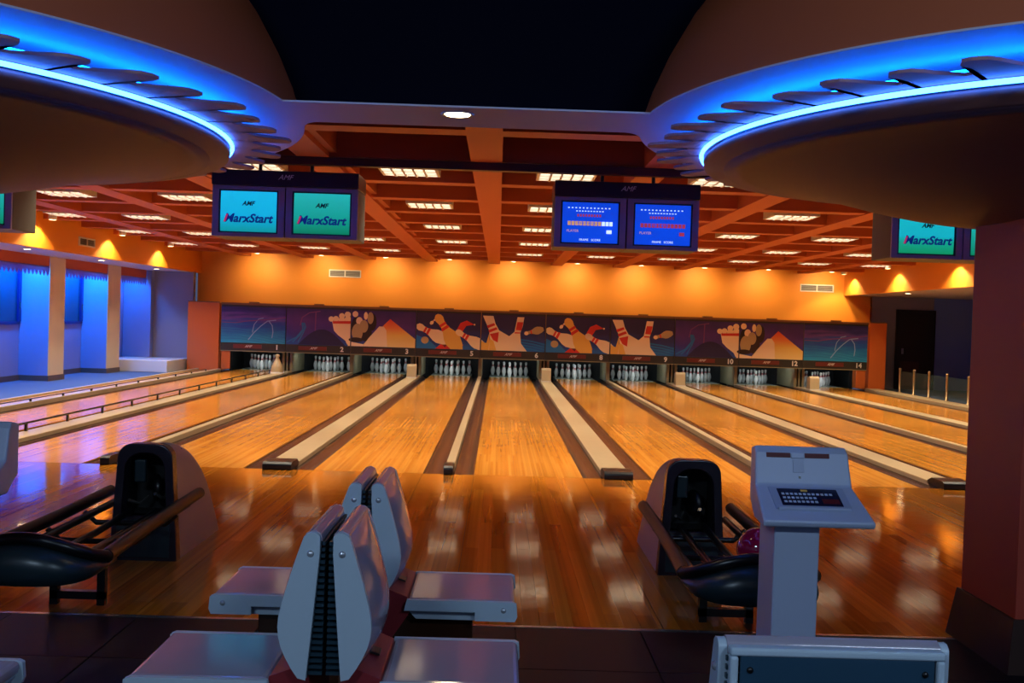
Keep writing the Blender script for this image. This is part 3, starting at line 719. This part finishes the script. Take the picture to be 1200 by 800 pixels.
def canopy(c, R0, R1, Rt, label, dlabel, lean, fingers=51):
    t = thing('round_canopy', label, 'canopy', (c[0], c[1], 0))
    # terracotta dome above the soffit
    MB().lathe([(R1, ZS+0.004), (R1-0.05, ZS+0.16), (R1-0.12, ZS+0.32), (R1-0.22, ZS+0.50), (R1-0.34, ZS+0.66), (R1-0.52, ZS+0.86), (R1-0.80, ZS+1.08), (R1-1.2, ZS+1.30), (0.001, ZS+1.5)], m_dome, 240).build('dome', t)
    # saucer shaped disc with a stepped rim
    zr = 2.345
    Rb = R0 - 0.105
    prof = [(R0-0.012, zr+0.012), (R0, zr), (R0-0.006, zr-0.028), (R0-0.10, zr-0.034), (R0-0.105, zr-0.046)]
    prof += [(Rb*(1-k/18), zr-0.046 - 0.25*0.5*(1+math.cos(PI*(1-k/18)**1.6))) for k in range(0, 18)] + [(0.001, zr-0.296)]
    MB().lathe([(0.001, zr+0.012)] + prof, m_disc, 160).build('saucer_disc', t)
    n = 200
    MB().tube([((R0+0.010)*math.cos(2*PI*i/n), (R0+0.010)*math.sin(2*PI*i/n), zr+0.024) for i in range(n)], 0.010, m_neon, 8, closed=True).build('neon_tube', t)
    MB().tube([((Rt-0.25)*math.cos(2*PI*i/n), (Rt-0.25)*math.sin(2*PI*i/n), ZS-0.058) for i in range(n)], 0.012, m_cove, 8, closed=True).build('cove_neon_tube', t)
    # ring with wave shaped fingers
    zi = 2.385; b = MB(); top = []
    ring = []
    st = 2*PI/fingers
    for k in range(fingers):
        a = k*st; L = (0.16, 0.20, 0.15, 0.185)[k % 4]; w = st*Rt*0.30
        tip = lean*0.045
        loc = [(-st*Rt*0.5, 0.0), (-st*Rt*0.40, 0.006), (-w*1.0, 0.035), (-w*0.82 + tip*0.4, L*0.45), (-w*0.80 + tip, L*0.75), (-w*0.5 + tip*1.2, L*0.95), (tip*1.3, L), (w*0.55 + tip*1.2, L*0.95), (w*0.80 + tip, L*0.75), (w*0.82 + tip*0.4, L*0.45), (w*1.0, 0.035), (st*Rt*0.40, 0.006)]
        for s, r in loc:
            rr = Rt - 0.18 + r; ang = a + s/rr; ring.append((rr*math.cos(ang), rr*math.sin(ang)))
    Ri = R0 - 0.05; m = len(ring)
    inner = [(Ri*math.cos(math.atan2(y, x)), Ri*math.sin(math.atan2(y, x))) for x, y in ring]
    v = [(x, y, zi) for x, y in ring] + [(x, y, zi) for x, y in inner] + [(x, y, zi+0.012) for x, y in ring] + [(x, y, zi+0.012) for x, y in inner]
    f = []
    for i in range(m):
        j = (i+1) % m
        f += [(i, j, m+j, m+i), (2*m+i, 3*m+i, 3*m+j, 2*m+j), (i, 2*m+i, 2*m+j, j), (m+i, m+j, 3*m+j, 3*m+i)]
    b.add(v, f, m_ringm); b.build('wavy_ring', t)
    return t
canopy(DL, 2.05, 2.42, 2.34, 'round terracotta canopy with blue neon and wavy ring, at the left', '', 1)
canopy(DR, 1.80, 2.12, 2.06, 'round terracotta canopy with blue neon and wavy ring, on the maroon pillar', '', -1)

t = thing('pillar', 'square maroon pillar with a dark wooden base carrying the right canopy', 'pillar', (2.36, -5.28, 0))
MB().box(-0.32, 0.32, -0.28, 0.28, 0.22, 2.09, m_pillar).build('shaft', t, bevel=0.006)
h = 0.24
MB().add([(-0.37,-0.33,0),(0.37,-0.33,0),(0.37,0.33,0),(-0.37,0.33,0),(-0.335,-0.295,h),(0.335,-0.295,h),(0.335,0.295,h),(-0.335,0.295,h)], [(0,3,2,1),(4,5,6,7),(0,1,5,4),(1,2,6,5),(2,3,7,6),(3,0,4,7)], m_base).build('base_board', t)
t = thing('pillar', 'square maroon pillar carrying the left canopy', 'pillar', (DL[0], DL[1], 0))
MB().box(-0.32, 0.32, -0.28, 0.28, 0.22, 2.09, m_pillar).build('shaft', t, bevel=0.006)
MB().box(-0.35, 0.35, -0.31, 0.31, 0, h, m_base).build('base_board', t)
t = thing('beam_downlight', 'bright round downlight in the white soffit between the canopies', 'downlight', (-0.56, -5.34, ZS))
obj('trim_ring', dl, t); obj('lamp_glow', dg, t)
light('downlight', 'SPOT', (0, 0, -0.02), 7, (1.0, 0.82, 0.55), t, target=(0, 0, -1), spot_size=math.radians(110), spot_blend=0.8, shadow_soft_size=0.05)

# ------------------------------------------------------------------ overhead monitors
tag(MB().box(FXL+0.02, FXR-0.02, -0.15, -0.05, ZC-0.075, ZC, m_rail).build('monitor_rail', None), 'dark brown rail under the ceiling carrying the overhead monitors', 'rail')
def screen_print(parent, kind, sgn=0):
    if kind in ('cyan', 'teal', 'green'):
        text('logo_text', 'AMF', 0.06, m_scrdark, parent, (0, -0.006, 0.075), shear=0.3, offset=0.002)
        text('title_text', 'MarxStart', 0.115, m_scrtop, parent, (0.0, -0.006, -0.07), shear=0.25, offset=0.0035)
        MB().poly([(-0.235, -0.007, -0.105), (-0.215, -0.007, -0.105), (-0.19, -0.007, -0.03), (-0.21, -0.007, -0.03)], m_scrred).build('title_accent', parent)
    else:
        b = MB()
        for k in range(12): b.box(-0.22+k*0.036, -0.205+k*0.036, -0.007, -0.006, 0.135, 0.145, m_scrwhite)
        for k in range(10): b.box(-0.14+k*0.028, -0.125+k*0.028, -0.007, -0.006, 0.105, 0.113, m_scrwhite)
        b.build('frame_number_row', parent)['kind'] = 'stuff'
        b = MB()
        for k in range(9): b.box(-0.13+k*0.027, -0.112+k*0.027, -0.007, -0.006, 0.055, 0.08, m_scrcell)
        b.build('pin_row', parent)['kind'] = 'stuff'
        b = MB(); ca = m_scrcell if kind == 'score_red' else m_scror
        for k in range(12): b.box(-0.22+k*0.037, -0.19+k*0.037, -0.007, -0.006, -0.03, 0.01, ca if (k < 9 or kind == 'score_red') else m_scrwhite)
        b.build('score_row', parent)['kind'] = 'stuff'
        text('score_digits', '7 9 8 9 8 9 9', 0.035, m_scrblue, parent, (-0.04, -0.008, -0.01))
        text('player_name', 'PLAYER', 0.035, m_scror, parent, (-0.17, -0.007, -0.085))
        MB().box(0.16, 0.21, -0.007, -0.006, -0.105, -0.07, m_scrwhite if kind != 'score_red' else m_scrcell).build('total_box', parent)
        text('bottom_text', 'FRAME   SCORE', 0.03, m_scrwhite, parent, (0, -0.007, -0.17))
MONS = [((XL[1]+XL[2])/2-0.02, ('cyan', 'teal'), 'overhead pair of monitors at the far left, cut by the frame edge'), ((XL[3]+XL[4])/2, ('cyan', 'teal'), 'overhead pair of monitors with cyan title screens, left of the middle'), ((XL[5]+XL[6])/2, ('score', 'score_red'), 'overhead pair of monitors with blue score tables'), ((XL[7]+XL[8])/2-0.02, ('green', 'teal'), 'overhead pair of monitors with green-blue title screens beside the maroon pillar')]
SM = {'cyan': m_scrcyan, 'teal': m_scrteal, 'green': m_scrgrn, 'score': m_scrblue, 'score_red': m_scrblue}
for x, kinds, lab in MONS:
    t = thing('monitor_pair', lab, 'monitor', (x, 0.0, 0), group='overhead monitor pairs')
    MB().box(-0.71, 0.71, -0.02, 0.55, 2.745, 2.895, m_header).build('header', t, bevel=0.008)
    text('header_logo', 'AMF', 0.07, m_print_w, t, (0.0, -0.0215, 2.83), shear=0.4)
    for s, kd in zip((-1, 1), kinds):
        hs = MB().box(-0.35, 0.35, 0.03, 0.55, -0.245, 0.245, m_side).build('housing', t, (s*0.355, 0, 2.495), bevel=0.01)
        bz = MB(); W, H, w, hh = 0.348, 0.245, 0.288, 0.210
        for x0, x1, z0, z1 in ((-W, W, -H, -hh), (-W, W, hh, H), (-W, -w, -hh, hh), (w, W, -hh, hh)): bz.box(x0, x1, 0.0, 0.03, z0, z1, m_bezel)
        bz.build('bezel', hs)
        ib = MB(); w2, h2 = 0.272, 0.196
        for x0, x1, z0, z1 in ((-w, w, -hh, -h2), (-w, w, h2, hh), (-w, -w2, -h2, h2), (w2, w, -h2, h2)): ib.box(x0, x1, 0.012, 0.03, z0, z1, m_bezdark)
        ib.build('inner_bezel', hs)
        nx, nz = 10, 8; v = []; f = []
        for j in range(nz+1):
            for i in range(nx+1):
                u, q = -1+2*i/nx, -1+2*j/nz
                v.append((u*w2, 0.008 + 0.02*(u*u+q*q)/2, q*h2))
        for j in range(nz):
            for i in range(nx): a = j*(nx+1)+i; f.append((a, a+1, a+nx+2, a+nx+1))
        sc = MB().add(v, f, SM[kd], True).build('screen', hs)
        screen_print(sc, kd)
    for s in (-0.25, 0.25): MB().tube([(s, 0.0-0.1+0.12, 2.89), (s, -0.1+0.12, ZC)], 0.018, m_black, 8).build('hanger', t)

# ------------------------------------------------------------------ ball returns
def arch(w0, w1, h, r, z0=0.0, n=6):
    p = [(-w0/2, z0), (-w1/2, h-r)]
    p += [(-w1/2 + r - r*math.cos(PI/2*i/n), h - r + r*math.sin(PI/2*i/n)) for i in range(1, n+1)]
    p += [(w1/2 - r + r*math.sin(PI/2*i/n), h - r + r*math.cos(PI/2*i/n)) for i in range(0, n+1)]
    p += [(w0/2, z0)]
    return p
def ball_return(x, label):
    t = thing('ball_return', label, 'ball return', (x, -3.88, 0), group='ball returns')
    H = 0.70
    # shell: sections from front to back
    ns = 12; secs = []
    for i in range(ns+1):
        q = i/ns; hh = max(0.03, H*(1-q**2.3)**0.62); r = min(0.10, hh*0.45)
        secs.append([(px, 0.02 + 0.93*q, pz) for px, pz in arch(0.40, 0.40 - 0.085*hh/H, hh, r)])
    n = len(secs[0]); v = [p for s in secs for p in s]; f = []
    for i in range(ns):
        for k in range(n-1): f.append((i*n+k, i*n+k+1, (i+1)*n+k+1, (i+1)*n+k))
    f.append(tuple(ns*n+k for k in range(n)))
    MB().add(v, f, m_hoodsh, True).build('hood_shell', t)
    # front frame with arched opening
    outer = arch(0.41, 0.33, H+0.006, 0.09); inner = arch(0.27, 0.24, H-0.05, 0.105, 0.27)
    m = len(outer); v = [(a, -0.03, b) for a, b in outer] + [(a, -0.03, b) for a, b in inner] + [(a, 0.05, b) for a, b in outer] + [(a, 0.05, b) for a, b in inner]
    f = []
    for k in range(m-1): f += [(k, k+1, m+k+1, m+k), (k, 2*m+k, 2*m+k+1, k+1), (m+k, m+k+1, 3*m+k+1, 3*m+k)]
    f += [(0, m, 2*m-1, m-1), (m, 3*m, 4*m-1, 2*m-1)]
    MB().add(v, f, m_hoodfr).build('front_frame', t, bevel=0.008)
    MB().box(-0.16, 0.16, -0.036, -0.03, 0.02, 0.25, m_hoodlo).build('lower_panel', t, bevel=0.004)
    MB().box(-0.135, 0.135, 0.25, 0.26, 0.27, H-0.05, m_blackm).build('opening_back', t)
    b = MB(); b.box(-0.14, -0.135, 0.0, 0.26, 0.27, H-0.1, m_blackm); b.box(0.135, 0.14, 0.0, 0.26, 0.27, H-0.1, m_blackm); b.box(-0.135, 0.135, 0.0, 0.26, 0.26, 0.27, m_blackm); b.build('opening_lining', t)
    MB().lathe([(0.001,-0.02),(0.075,-0.02),(0.085,0),(0.075,0.02),(0.001,0.02)], m_black, 20).build('lift_wheel', t, (0.03, 0.12, 0.42), rot=(0, PI/2, 0.4))
    MB().box(-0.09, -0.02, 0.05, 0.09, 0.46, 0.60, m_cowl).build('guide_plate', t, bevel=0.01)
    MB().tube([(0.05, 0.02, 0.40), (0.08, 0.08, 0.36), (0.10, 0.16, 0.38)], 0.012, m_chrome, 8).build('guide_rod', t)
    MB().tube([(-0.10, 0.0, 0.36), (-0.06, 0.06, 0.33), (-0.03, 0.14, 0.36)], 0.010, m_chrome, 8).build('guide_rod', t)
    # rack
    zr = 0.36
    for s in (-1, 1):
        b = MB(); b.tube([(s*0.275, 0.18, zr+0.025), (s*0.275, -0.6, zr+0.01), (s*0.295, -1.25, zr), (s*0.308, -1.47, zr)], 0.034, m_railw if s > 0 or True else m_black, 12); b.build('outer_rail', t)
        MB().tube([(s*0.225, 0.10, zr-0.035), (s*0.225, -0.6, zr-0.045), (s*0.225, -1.45, zr-0.05)], 0.022, m_black, 10).build('lower_rail', t)
        MB().tube([(s*0.075, -0.02, zr-0.06), (s*0.075, -0.6, zr-0.08), (s*0.075, -1.45, zr-0.08)], 0.020, m_black, 10).build('inner_rail', t)
    for y in (-0.25, -0.75, -1.2):
        b = MB().tube([(-0.27, y, zr-0.03), (-0.2, y, zr-0.09), (0.2, y, zr-0.09), (0.27, y, zr-0.03)], 0.016, m_black, 8); b.build('cross_bar', t)
    # leg frame
    for s in (-0.12, 0.12): MB().box(s-0.02, s+0.02, -1.02, -0.98, 0.0, zr-0.09, m_black).build('leg', t)
    MB().box(-0.14, 0.14, -1.02, -0.98, 0.03, 0.07, m_black).build('foot_bar', t)
    # cowl closing the near end
    nsx = 16; v = []; f = []; secn = 10
    for i in range(nsx+1):
        u = -1 + 2*i/nsx; xx = 0.315*u; bul = math.sqrt(max(0.0, 1-abs(u)**3.0))
        zt = zr - 0.03 + 0.125*math.cos(u*PI/2)**0.8 if abs(u) < 1 else zr-0.03
        zb = zr - 0.05 - 0.055*bul
        y0, y1 = -1.34 - 0.05*bul, -1.50 - 0.26*bul
        for k in range(secn):
            a = 2*PI*k/secn; cy_, cz_ = (y0+y1)/2, (zt+zb)/2; ry, rz = (y0-y1)/2, (zt-zb)/2
            ca, sa = math.cos(a), math.sin(a)
            v.append((xx, cy_ + ry*math.copysign(abs(ca)**0.6, ca), cz_ + rz*math.copysign(abs(sa)**0.6, sa)))
    for i in range(nsx):
        for k in range(secn): l = (k+1) % secn; f.append((i*secn+k, i*secn+l, (i+1)*secn+l, (i+1)*secn+k))
    f += [tuple(range(secn)), tuple(nsx*secn+k for k in range(secn))]
    MB().add(v, f, m_cowl, True).build('cowl', t)
    rim = []
    for i in range(17):
        u = -1 + 2*i/16; bul = math.sqrt(max(0.0, 1-abs(u)**3.0)); rim.append((0.312*u, -1.46 - 0.2*bul, zr + 0.0 + 0.115*max(0, math.cos(u*PI/2))**0.8))
    MB().tube(rim, 0.028, m_black, 10).build('cowl_rim', t)
    return t
ball_return((XL[3]+XL[4])/2, 'ball return with empty dark rails standing on the approach at the left')
ball_return((XL[5]+XL[6])/2, 'ball return holding a crimson ball behind the console')
t = thing('bowling_ball', 'glossy crimson bowling ball resting on the right ball return', 'bowling ball', (1.00, -5.02, 0.41))
MB().sphere((0,0,0), 0.108, m_ballred, 28, 16).build('ball_body', t)
for a in ((0.03, -0.085, 0.062), (0.0, -0.09, 0.058), (0.015, -0.072, 0.080)):
    d = Vector(a).normalized()
    MB().lathe([(0.001, 0.0), (0.011, 0.0)], m_blackm, 10).build('finger_hole', t, tuple(d*0.1087), rot=tuple(d.to_track_quat('Z', 'Y').to_euler()))
# ------------------------------------------------------------------ seats
def chair_parts():
    P = {}
    prof = [(0.018,0.862),(0.030,0.872),(0.050,0.872),(0.066,0.860),(0.083,0.81),(0.100,0.755),(0.116,0.70),(0.128,0.655),(0.135,0.62),(0.137,0.59),(0.134,0.56),(0.126,0.53),(0.113,0.50),(0.095,0.468),(0.074,0.438),(0.050,0.432),(0.035,0.60),(0.018,0.81)]
    side = MB().prism(prof, -0.012, 0.012, 'y', m_chairside).mesh('side_panel')
    # curved shell: bulges to the front in the middle of the width
    n = 12; v = []; f = []; front = [(0.040,0.872),(0.066,0.860),(0.083,0.81),(0.100,0.755),(0.116,0.70),(0.128,0.655),(0.135,0.62),(0.137,0.59),(0.134,0.56),(0.126,0.53),(0.113,0.50),(0.095,0.468),(0.074,0.438)]
    for i in range(n+1):
        u = -1+2*i/n; bl = 0.028*(1-u*u)
        for x, z in front: v.append((x + bl*min(1, (0.88-z)/0.1) - 0.003, u*0.222, z))
    k = len(front)
    for i in range(n):
        for j in range(k-1): f.append((i*k+j, i*k+j+1, (i+1)*k+j+1, (i+1)*k+j))
    shell = MB().add(v, f, m_chair, True).mesh('back_shell')
    cap = MB().prism([(0.012,0.845),(0.018,0.868),(0.040,0.878),(0.062,0.868),(0.066,0.855)], -0.222, 0.222, 'y', m_chair, True).mesh('top_cap')
    panel = MB().prism([(0.020,0.845),(0.030,0.845),(0.050,0.55),(0.058,0.44),(0.048,0.44),(0.036,0.55)], -0.215, 0.215, 'y', m_rib).mesh('rear_panel')
    ribs = MB()
    for q in range(22):
        z = 0.445 + q*0.0185; x = 0.052 - (z-0.43)*0.088
        ribs.box(0.004, x-0.003, -0.226, 0.226, z, z+0.010, m_rib)
    seat = MB().box(0.165, 0.585, -0.222, 0.222, 0.385, 0.428, m_chair).mesh('seat_pad')
    edge = MB().prism([(0.155,0.385),(0.43,0.385),(0.43,0.352),(0.585,0.352),(0.594,0.372),(0.590,0.42),(0.575,0.427),(0.165,0.427)], -0.010, 0.010, 'y', m_chairside).mesh('seat_side')
    under = MB().prism([(0.16,0.385),(0.58,0.385),(0.56,0.36),(0.44,0.345),(0.20,0.345)], -0.20, 0.20, 'y', m_chairside).mesh('seat_underside')
    br = MB().prism([(0.045,0.44),(0.085,0.46),(0.165,0.43),(0.175,0.37),(0.11,0.27),(0.045,0.27)], -0.205, 0.205, 'y', m_chairmar).mesh('bracket')
    latch = MB().prism([(0.112,0.453),(0.142,0.444),(0.142,0.450),(0.112,0.459)], -0.03, 0.03, 'y', m_black).mesh('latch')
    ped = MB().box(0.10, 0.42, -0.15, 0.15, 0.02, 0.345, m_ped).mesh('pedestal')
    foot = MB().box(0.06, 0.46, -0.18, 0.18, 0.0, 0.022, m_black).mesh('foot_plate')
    bolt = MB().lathe([(0.001, 0.006), (0.008, 0.005), (0.011, 0.0)], m_bolt, 12).mesh('bolt')
    return dict(side=side, shell=shell, cap=cap, panel=panel, ribs=ribs.mesh('rear_ribs'), seat=seat, edge=edge, under=under, br=br, latch=latch, ped=ped, foot=foot, bolt=bolt)
CP = chair_parts()
def chair(loc, rotz, label, group='moulded plastic chairs of the seating area'):
    t = thing('moulded_chair', label, 'chair', loc, rotz, group)
    for s in (-1, 1):
        sp = obj('side_panel', CP['side'], t, (0, s*0.228, 0), bevel=0.006)
        obj('bolt', CP['bolt'], sp, (0.045, s*0.012, 0.81), rot=(-s*PI/2, 0, 0))
        se = obj('seat_side', CP['edge'], t, (0, s*0.226, 0), bevel=0.006)
        obj('bolt', CP['bolt'], se, (0.54, s*0.010, 0.395), rot=(-s*PI/2, 0, 0))
    obj('back_shell', CP['shell'], t); obj('top_cap', CP['cap'], t, bevel=0.004)
    rp = obj('rear_panel', CP['panel'], t); obj('rear_ribs', CP['ribs'], rp)
    obj('seat_pad', CP['seat'], t, bevel=0.018); obj('seat_underside', CP['under'], t)
    br = obj('bracket', CP['br'], t, bevel=0.005); obj('latch', CP['latch'], br)
    obj('pedestal', CP['ped'], t, bevel=0.004); obj('foot_plate', CP['foot'], t)
    return t
CX = -0.825
chair((CX, -6.92, 0), 0.0, 'pale grey moulded chair facing right, nearest the camera in the middle')
chair((CX-0.004, -6.92, 0), PI, 'pale grey moulded chair facing left, nearest the camera in the middle')
chair((CX, -5.98, 0), 0.0, 'pale grey moulded chair facing right, behind the nearest back-to-back pair')
chair((CX-0.004, -5.98, 0), PI, 'pale grey moulded chair facing left, behind the nearest back-to-back pair')
chair((-2.36, -7.25, 0), 0.0, 'pale grey moulded chair whose seat corner peeks in at the bottom left')
t = chair((0.377, -8.13, 0), PI/2, 'moulded chair seen from behind at the bottom right with a teal back')
# this one shows a smooth teal rear panel in a pale frame
pn = MB().box(-0.20, 0.20, -0.004, 0.004, 0.50, 0.85, m_ribback).build('rear_cover', t, (-0.006, 0, 0), bevel=0.003, rot=(0, 0, -PI/2))
fr = MB()
for y0, y1, z0, z1 in ((-0.222, 0.222, 0.848, 0.866), (-0.222, -0.204, 0.46, 0.848), (0.204, 0.222, 0.46, 0.848)): fr.box(-0.014, 0.016, y0, y1, z0, z1, m_chairside)
fr.build('rear_rim', t, bevel=0.006)
for s in (-1, 1): obj('bolt', MB().lathe([(0.001, 0.004), (0.006, 0.003), (0.007, 0)], m_black, 10).mesh('bolt'), t, (-0.0105, s*0.18, 0.82), rot=(0, -PI/2, 0))

# ------------------------------------------------------------------ scoring consoles
def console(loc, label, rotz=0.0):
    t = thing('scoring_console', label, 'console', loc, rotz, 'scoring consoles'); t.scale = (0.905, 0.905, 1.0)
    MB().box(-0.10, 0.10, -0.13, 0.13, 0.03, 0.76, m_cons).build('column', t, bevel=0.008)
    MB().box(-0.17, 0.17, -0.20, 0.20, 0.0, 0.03, m_cons).build('base_plate', t, bevel=0.006)
    # head: slanted keyboard desk with an upright rear part; wider at the front
    sec = [(-0.20, 0.745, 0.245), (-0.21, 0.77, 0.245), (0.05, 0.875, 0.222), (0.10, 1.005, 0.215), (0.13, 1.03, 0.210), (0.22, 1.015, 0.205), (0.22, 0.80, 0.205), (0.10, 0.73, 0.21)]
    n = len(sec); v = [(0.075 - w, y, z) for y, z, w in sec] + [(0.075 + w, y, z) for y, z, w in sec]
    f = [(i, (i+1) % n, n+(i+1) % n, n+i) for i in range(n)] + [tuple(range(n))[::-1], tuple(range(n, 2*n))]
    hd = MB().add(v, f, m_cons).build('head', t, bevel=0.010)
    # desk plane helper
    a0 = Vector((0, -0.21, 0.77)); a1 = Vector((0, 0.05, 0.875)); d = (a1-a0); Ld = d.length; d /= Ld; nrm = Vector((0, -d.z, d.y))
    def D(x, s, h): p = a0 + d*s + nrm*h; return (0.075+x, p.y, p.z)
    def slab(x0, x1, s0, s1, h0, h1, m):
        v = [D(x0,s0,h0), D(x1,s0,h0), D(x1,s1,h0), D(x0,s1,h0), D(x0,s0,h1), D(x1,s0,h1), D(x1,s1,h1), D(x0,s1,h1)]
        return MB().add(v, [(0,3,2,1),(4,5,6,7),(0,1,5,4),(1,2,6,5),(2,3,7,6),(3,0,4,7)], m)
    slab(-0.17, 0.17, 0.09, 0.262, -0.004, 0.004, m_consin).build('display_surround', hd, bevel=0.002)
    ds = slab(-0.135, 0.135, 0.115, 0.245, 0.004, 0.006, m_scr).build('display', hd)
    b = MB()
    for r in range(3):
        for k in range(12 if r else 9):
            if r < 2 and k > 7: continue
            x = -0.122 + k*0.0195; s = 0.135 + r*0.030
            q = slab(x, x+0.013, s, s+0.014, 0.006, 0.0075, m_key); b.add(q.v, q.f, m_key)
    kk = b.build('key_print', ds); kk['kind'] = 'stuff'
    slab(0.05, 0.125, 0.13, 0.165, 0.006, 0.0075, m_consred).build('red_key_field', ds)
    slab(-0.03, 0.0, 0.222, 0.236, 0.006, 0.0075, P_yel).build('yellow_mark', ds)
    slab(-0.16, 0.16, 0.082, 0.092, 0.0, 0.012, m_cons).build('front_ledge', hd, bevel=0.002)
    # upright part
    u0 = Vector((0, 0.05, 0.875)); u1 = Vector((0, 0.10, 1.005)); e = (u1-u0); Le = e.length; e /= Le; n2 = Vector((0, -e.z, e.y))
    def E_(x0, x1, s0, s1, h0, h1, m):
        def Q(x, s, h): p = u0 + e*s + n2*h; return (0.075+x, p.y, p.z)
        v = [Q(x0,s0,h0), Q(x1,s0,h0), Q(x1,s1,h0), Q(x0,s1,h0), Q(x0,s0,h1), Q(x1,s0,h1), Q(x1,s1,h1), Q(x0,s1,h1)]
        return MB().add(v, [(0,3,2,1),(4,5,6,7),(0,1,5,4),(1,2,6,5),(2,3,7,6),(3,0,4,7)], m)
    E_(-0.165, -0.055, 0.118, 0.138, -0.002, 0.003, m_consred).build('red_lens', hd)
    E_(0.012, 0.125, 0.118, 0.138, -0.002, 0.003, m_consred).build('red_lens', hd)
    E_(-0.045, 0.005, 0.055, 0.110, -0.002, 0.003, m_consin).build('card_plate', hd, bevel=0.001)
    E_(-0.052, 0.008, 0.115, 0.135, -0.002, 0.008, m_cons).build('clasp', hd, bevel=0.002)
    E_(-0.022, -0.012, 0.030, 0.040, 0.0, 0.003, m_black).build('lock', hd)
    return t
console((0.873, -6.0, 0), 'pale grey scoring console with slanted keyboard desk beside the crimson ball')
console((-2.62, -5.96, 0), 'pale grey scoring console cut off by the left frame edge')

# ------------------------------------------------------------------ unseen fill panels added behind the camera to brighten domes, pillar and chairs
for x, lab in ((-2.6, 'cool fill light panel added behind the camera, left one'), (2.2, 'cool fill light panel added behind the camera, right one')):
    t = thing('added_fill_panel', lab, 'ceiling light', (x, -11.6, 3.9), group='fill light panels added behind the camera')
    MB().box(-0.65, 0.65, -0.35, 0.35, 0.04, 0.2, m_white).build('housing', t)
    MB().box(-0.6, 0.6, -0.3, 0.3, 0.03, 0.04, mat('fill_panel_glow', '#E8F0FF', 0.5, emit=2.0)).build('diffuser', t)
    light('fill_panel_light', 'AREA', (0, 0, 0.02), SEATING_FILL, (0.55, 0.76, 1.0), t, target=(0, 2.2, -1.0), shape='RECTANGLE', size=1.2, size_y=0.6)
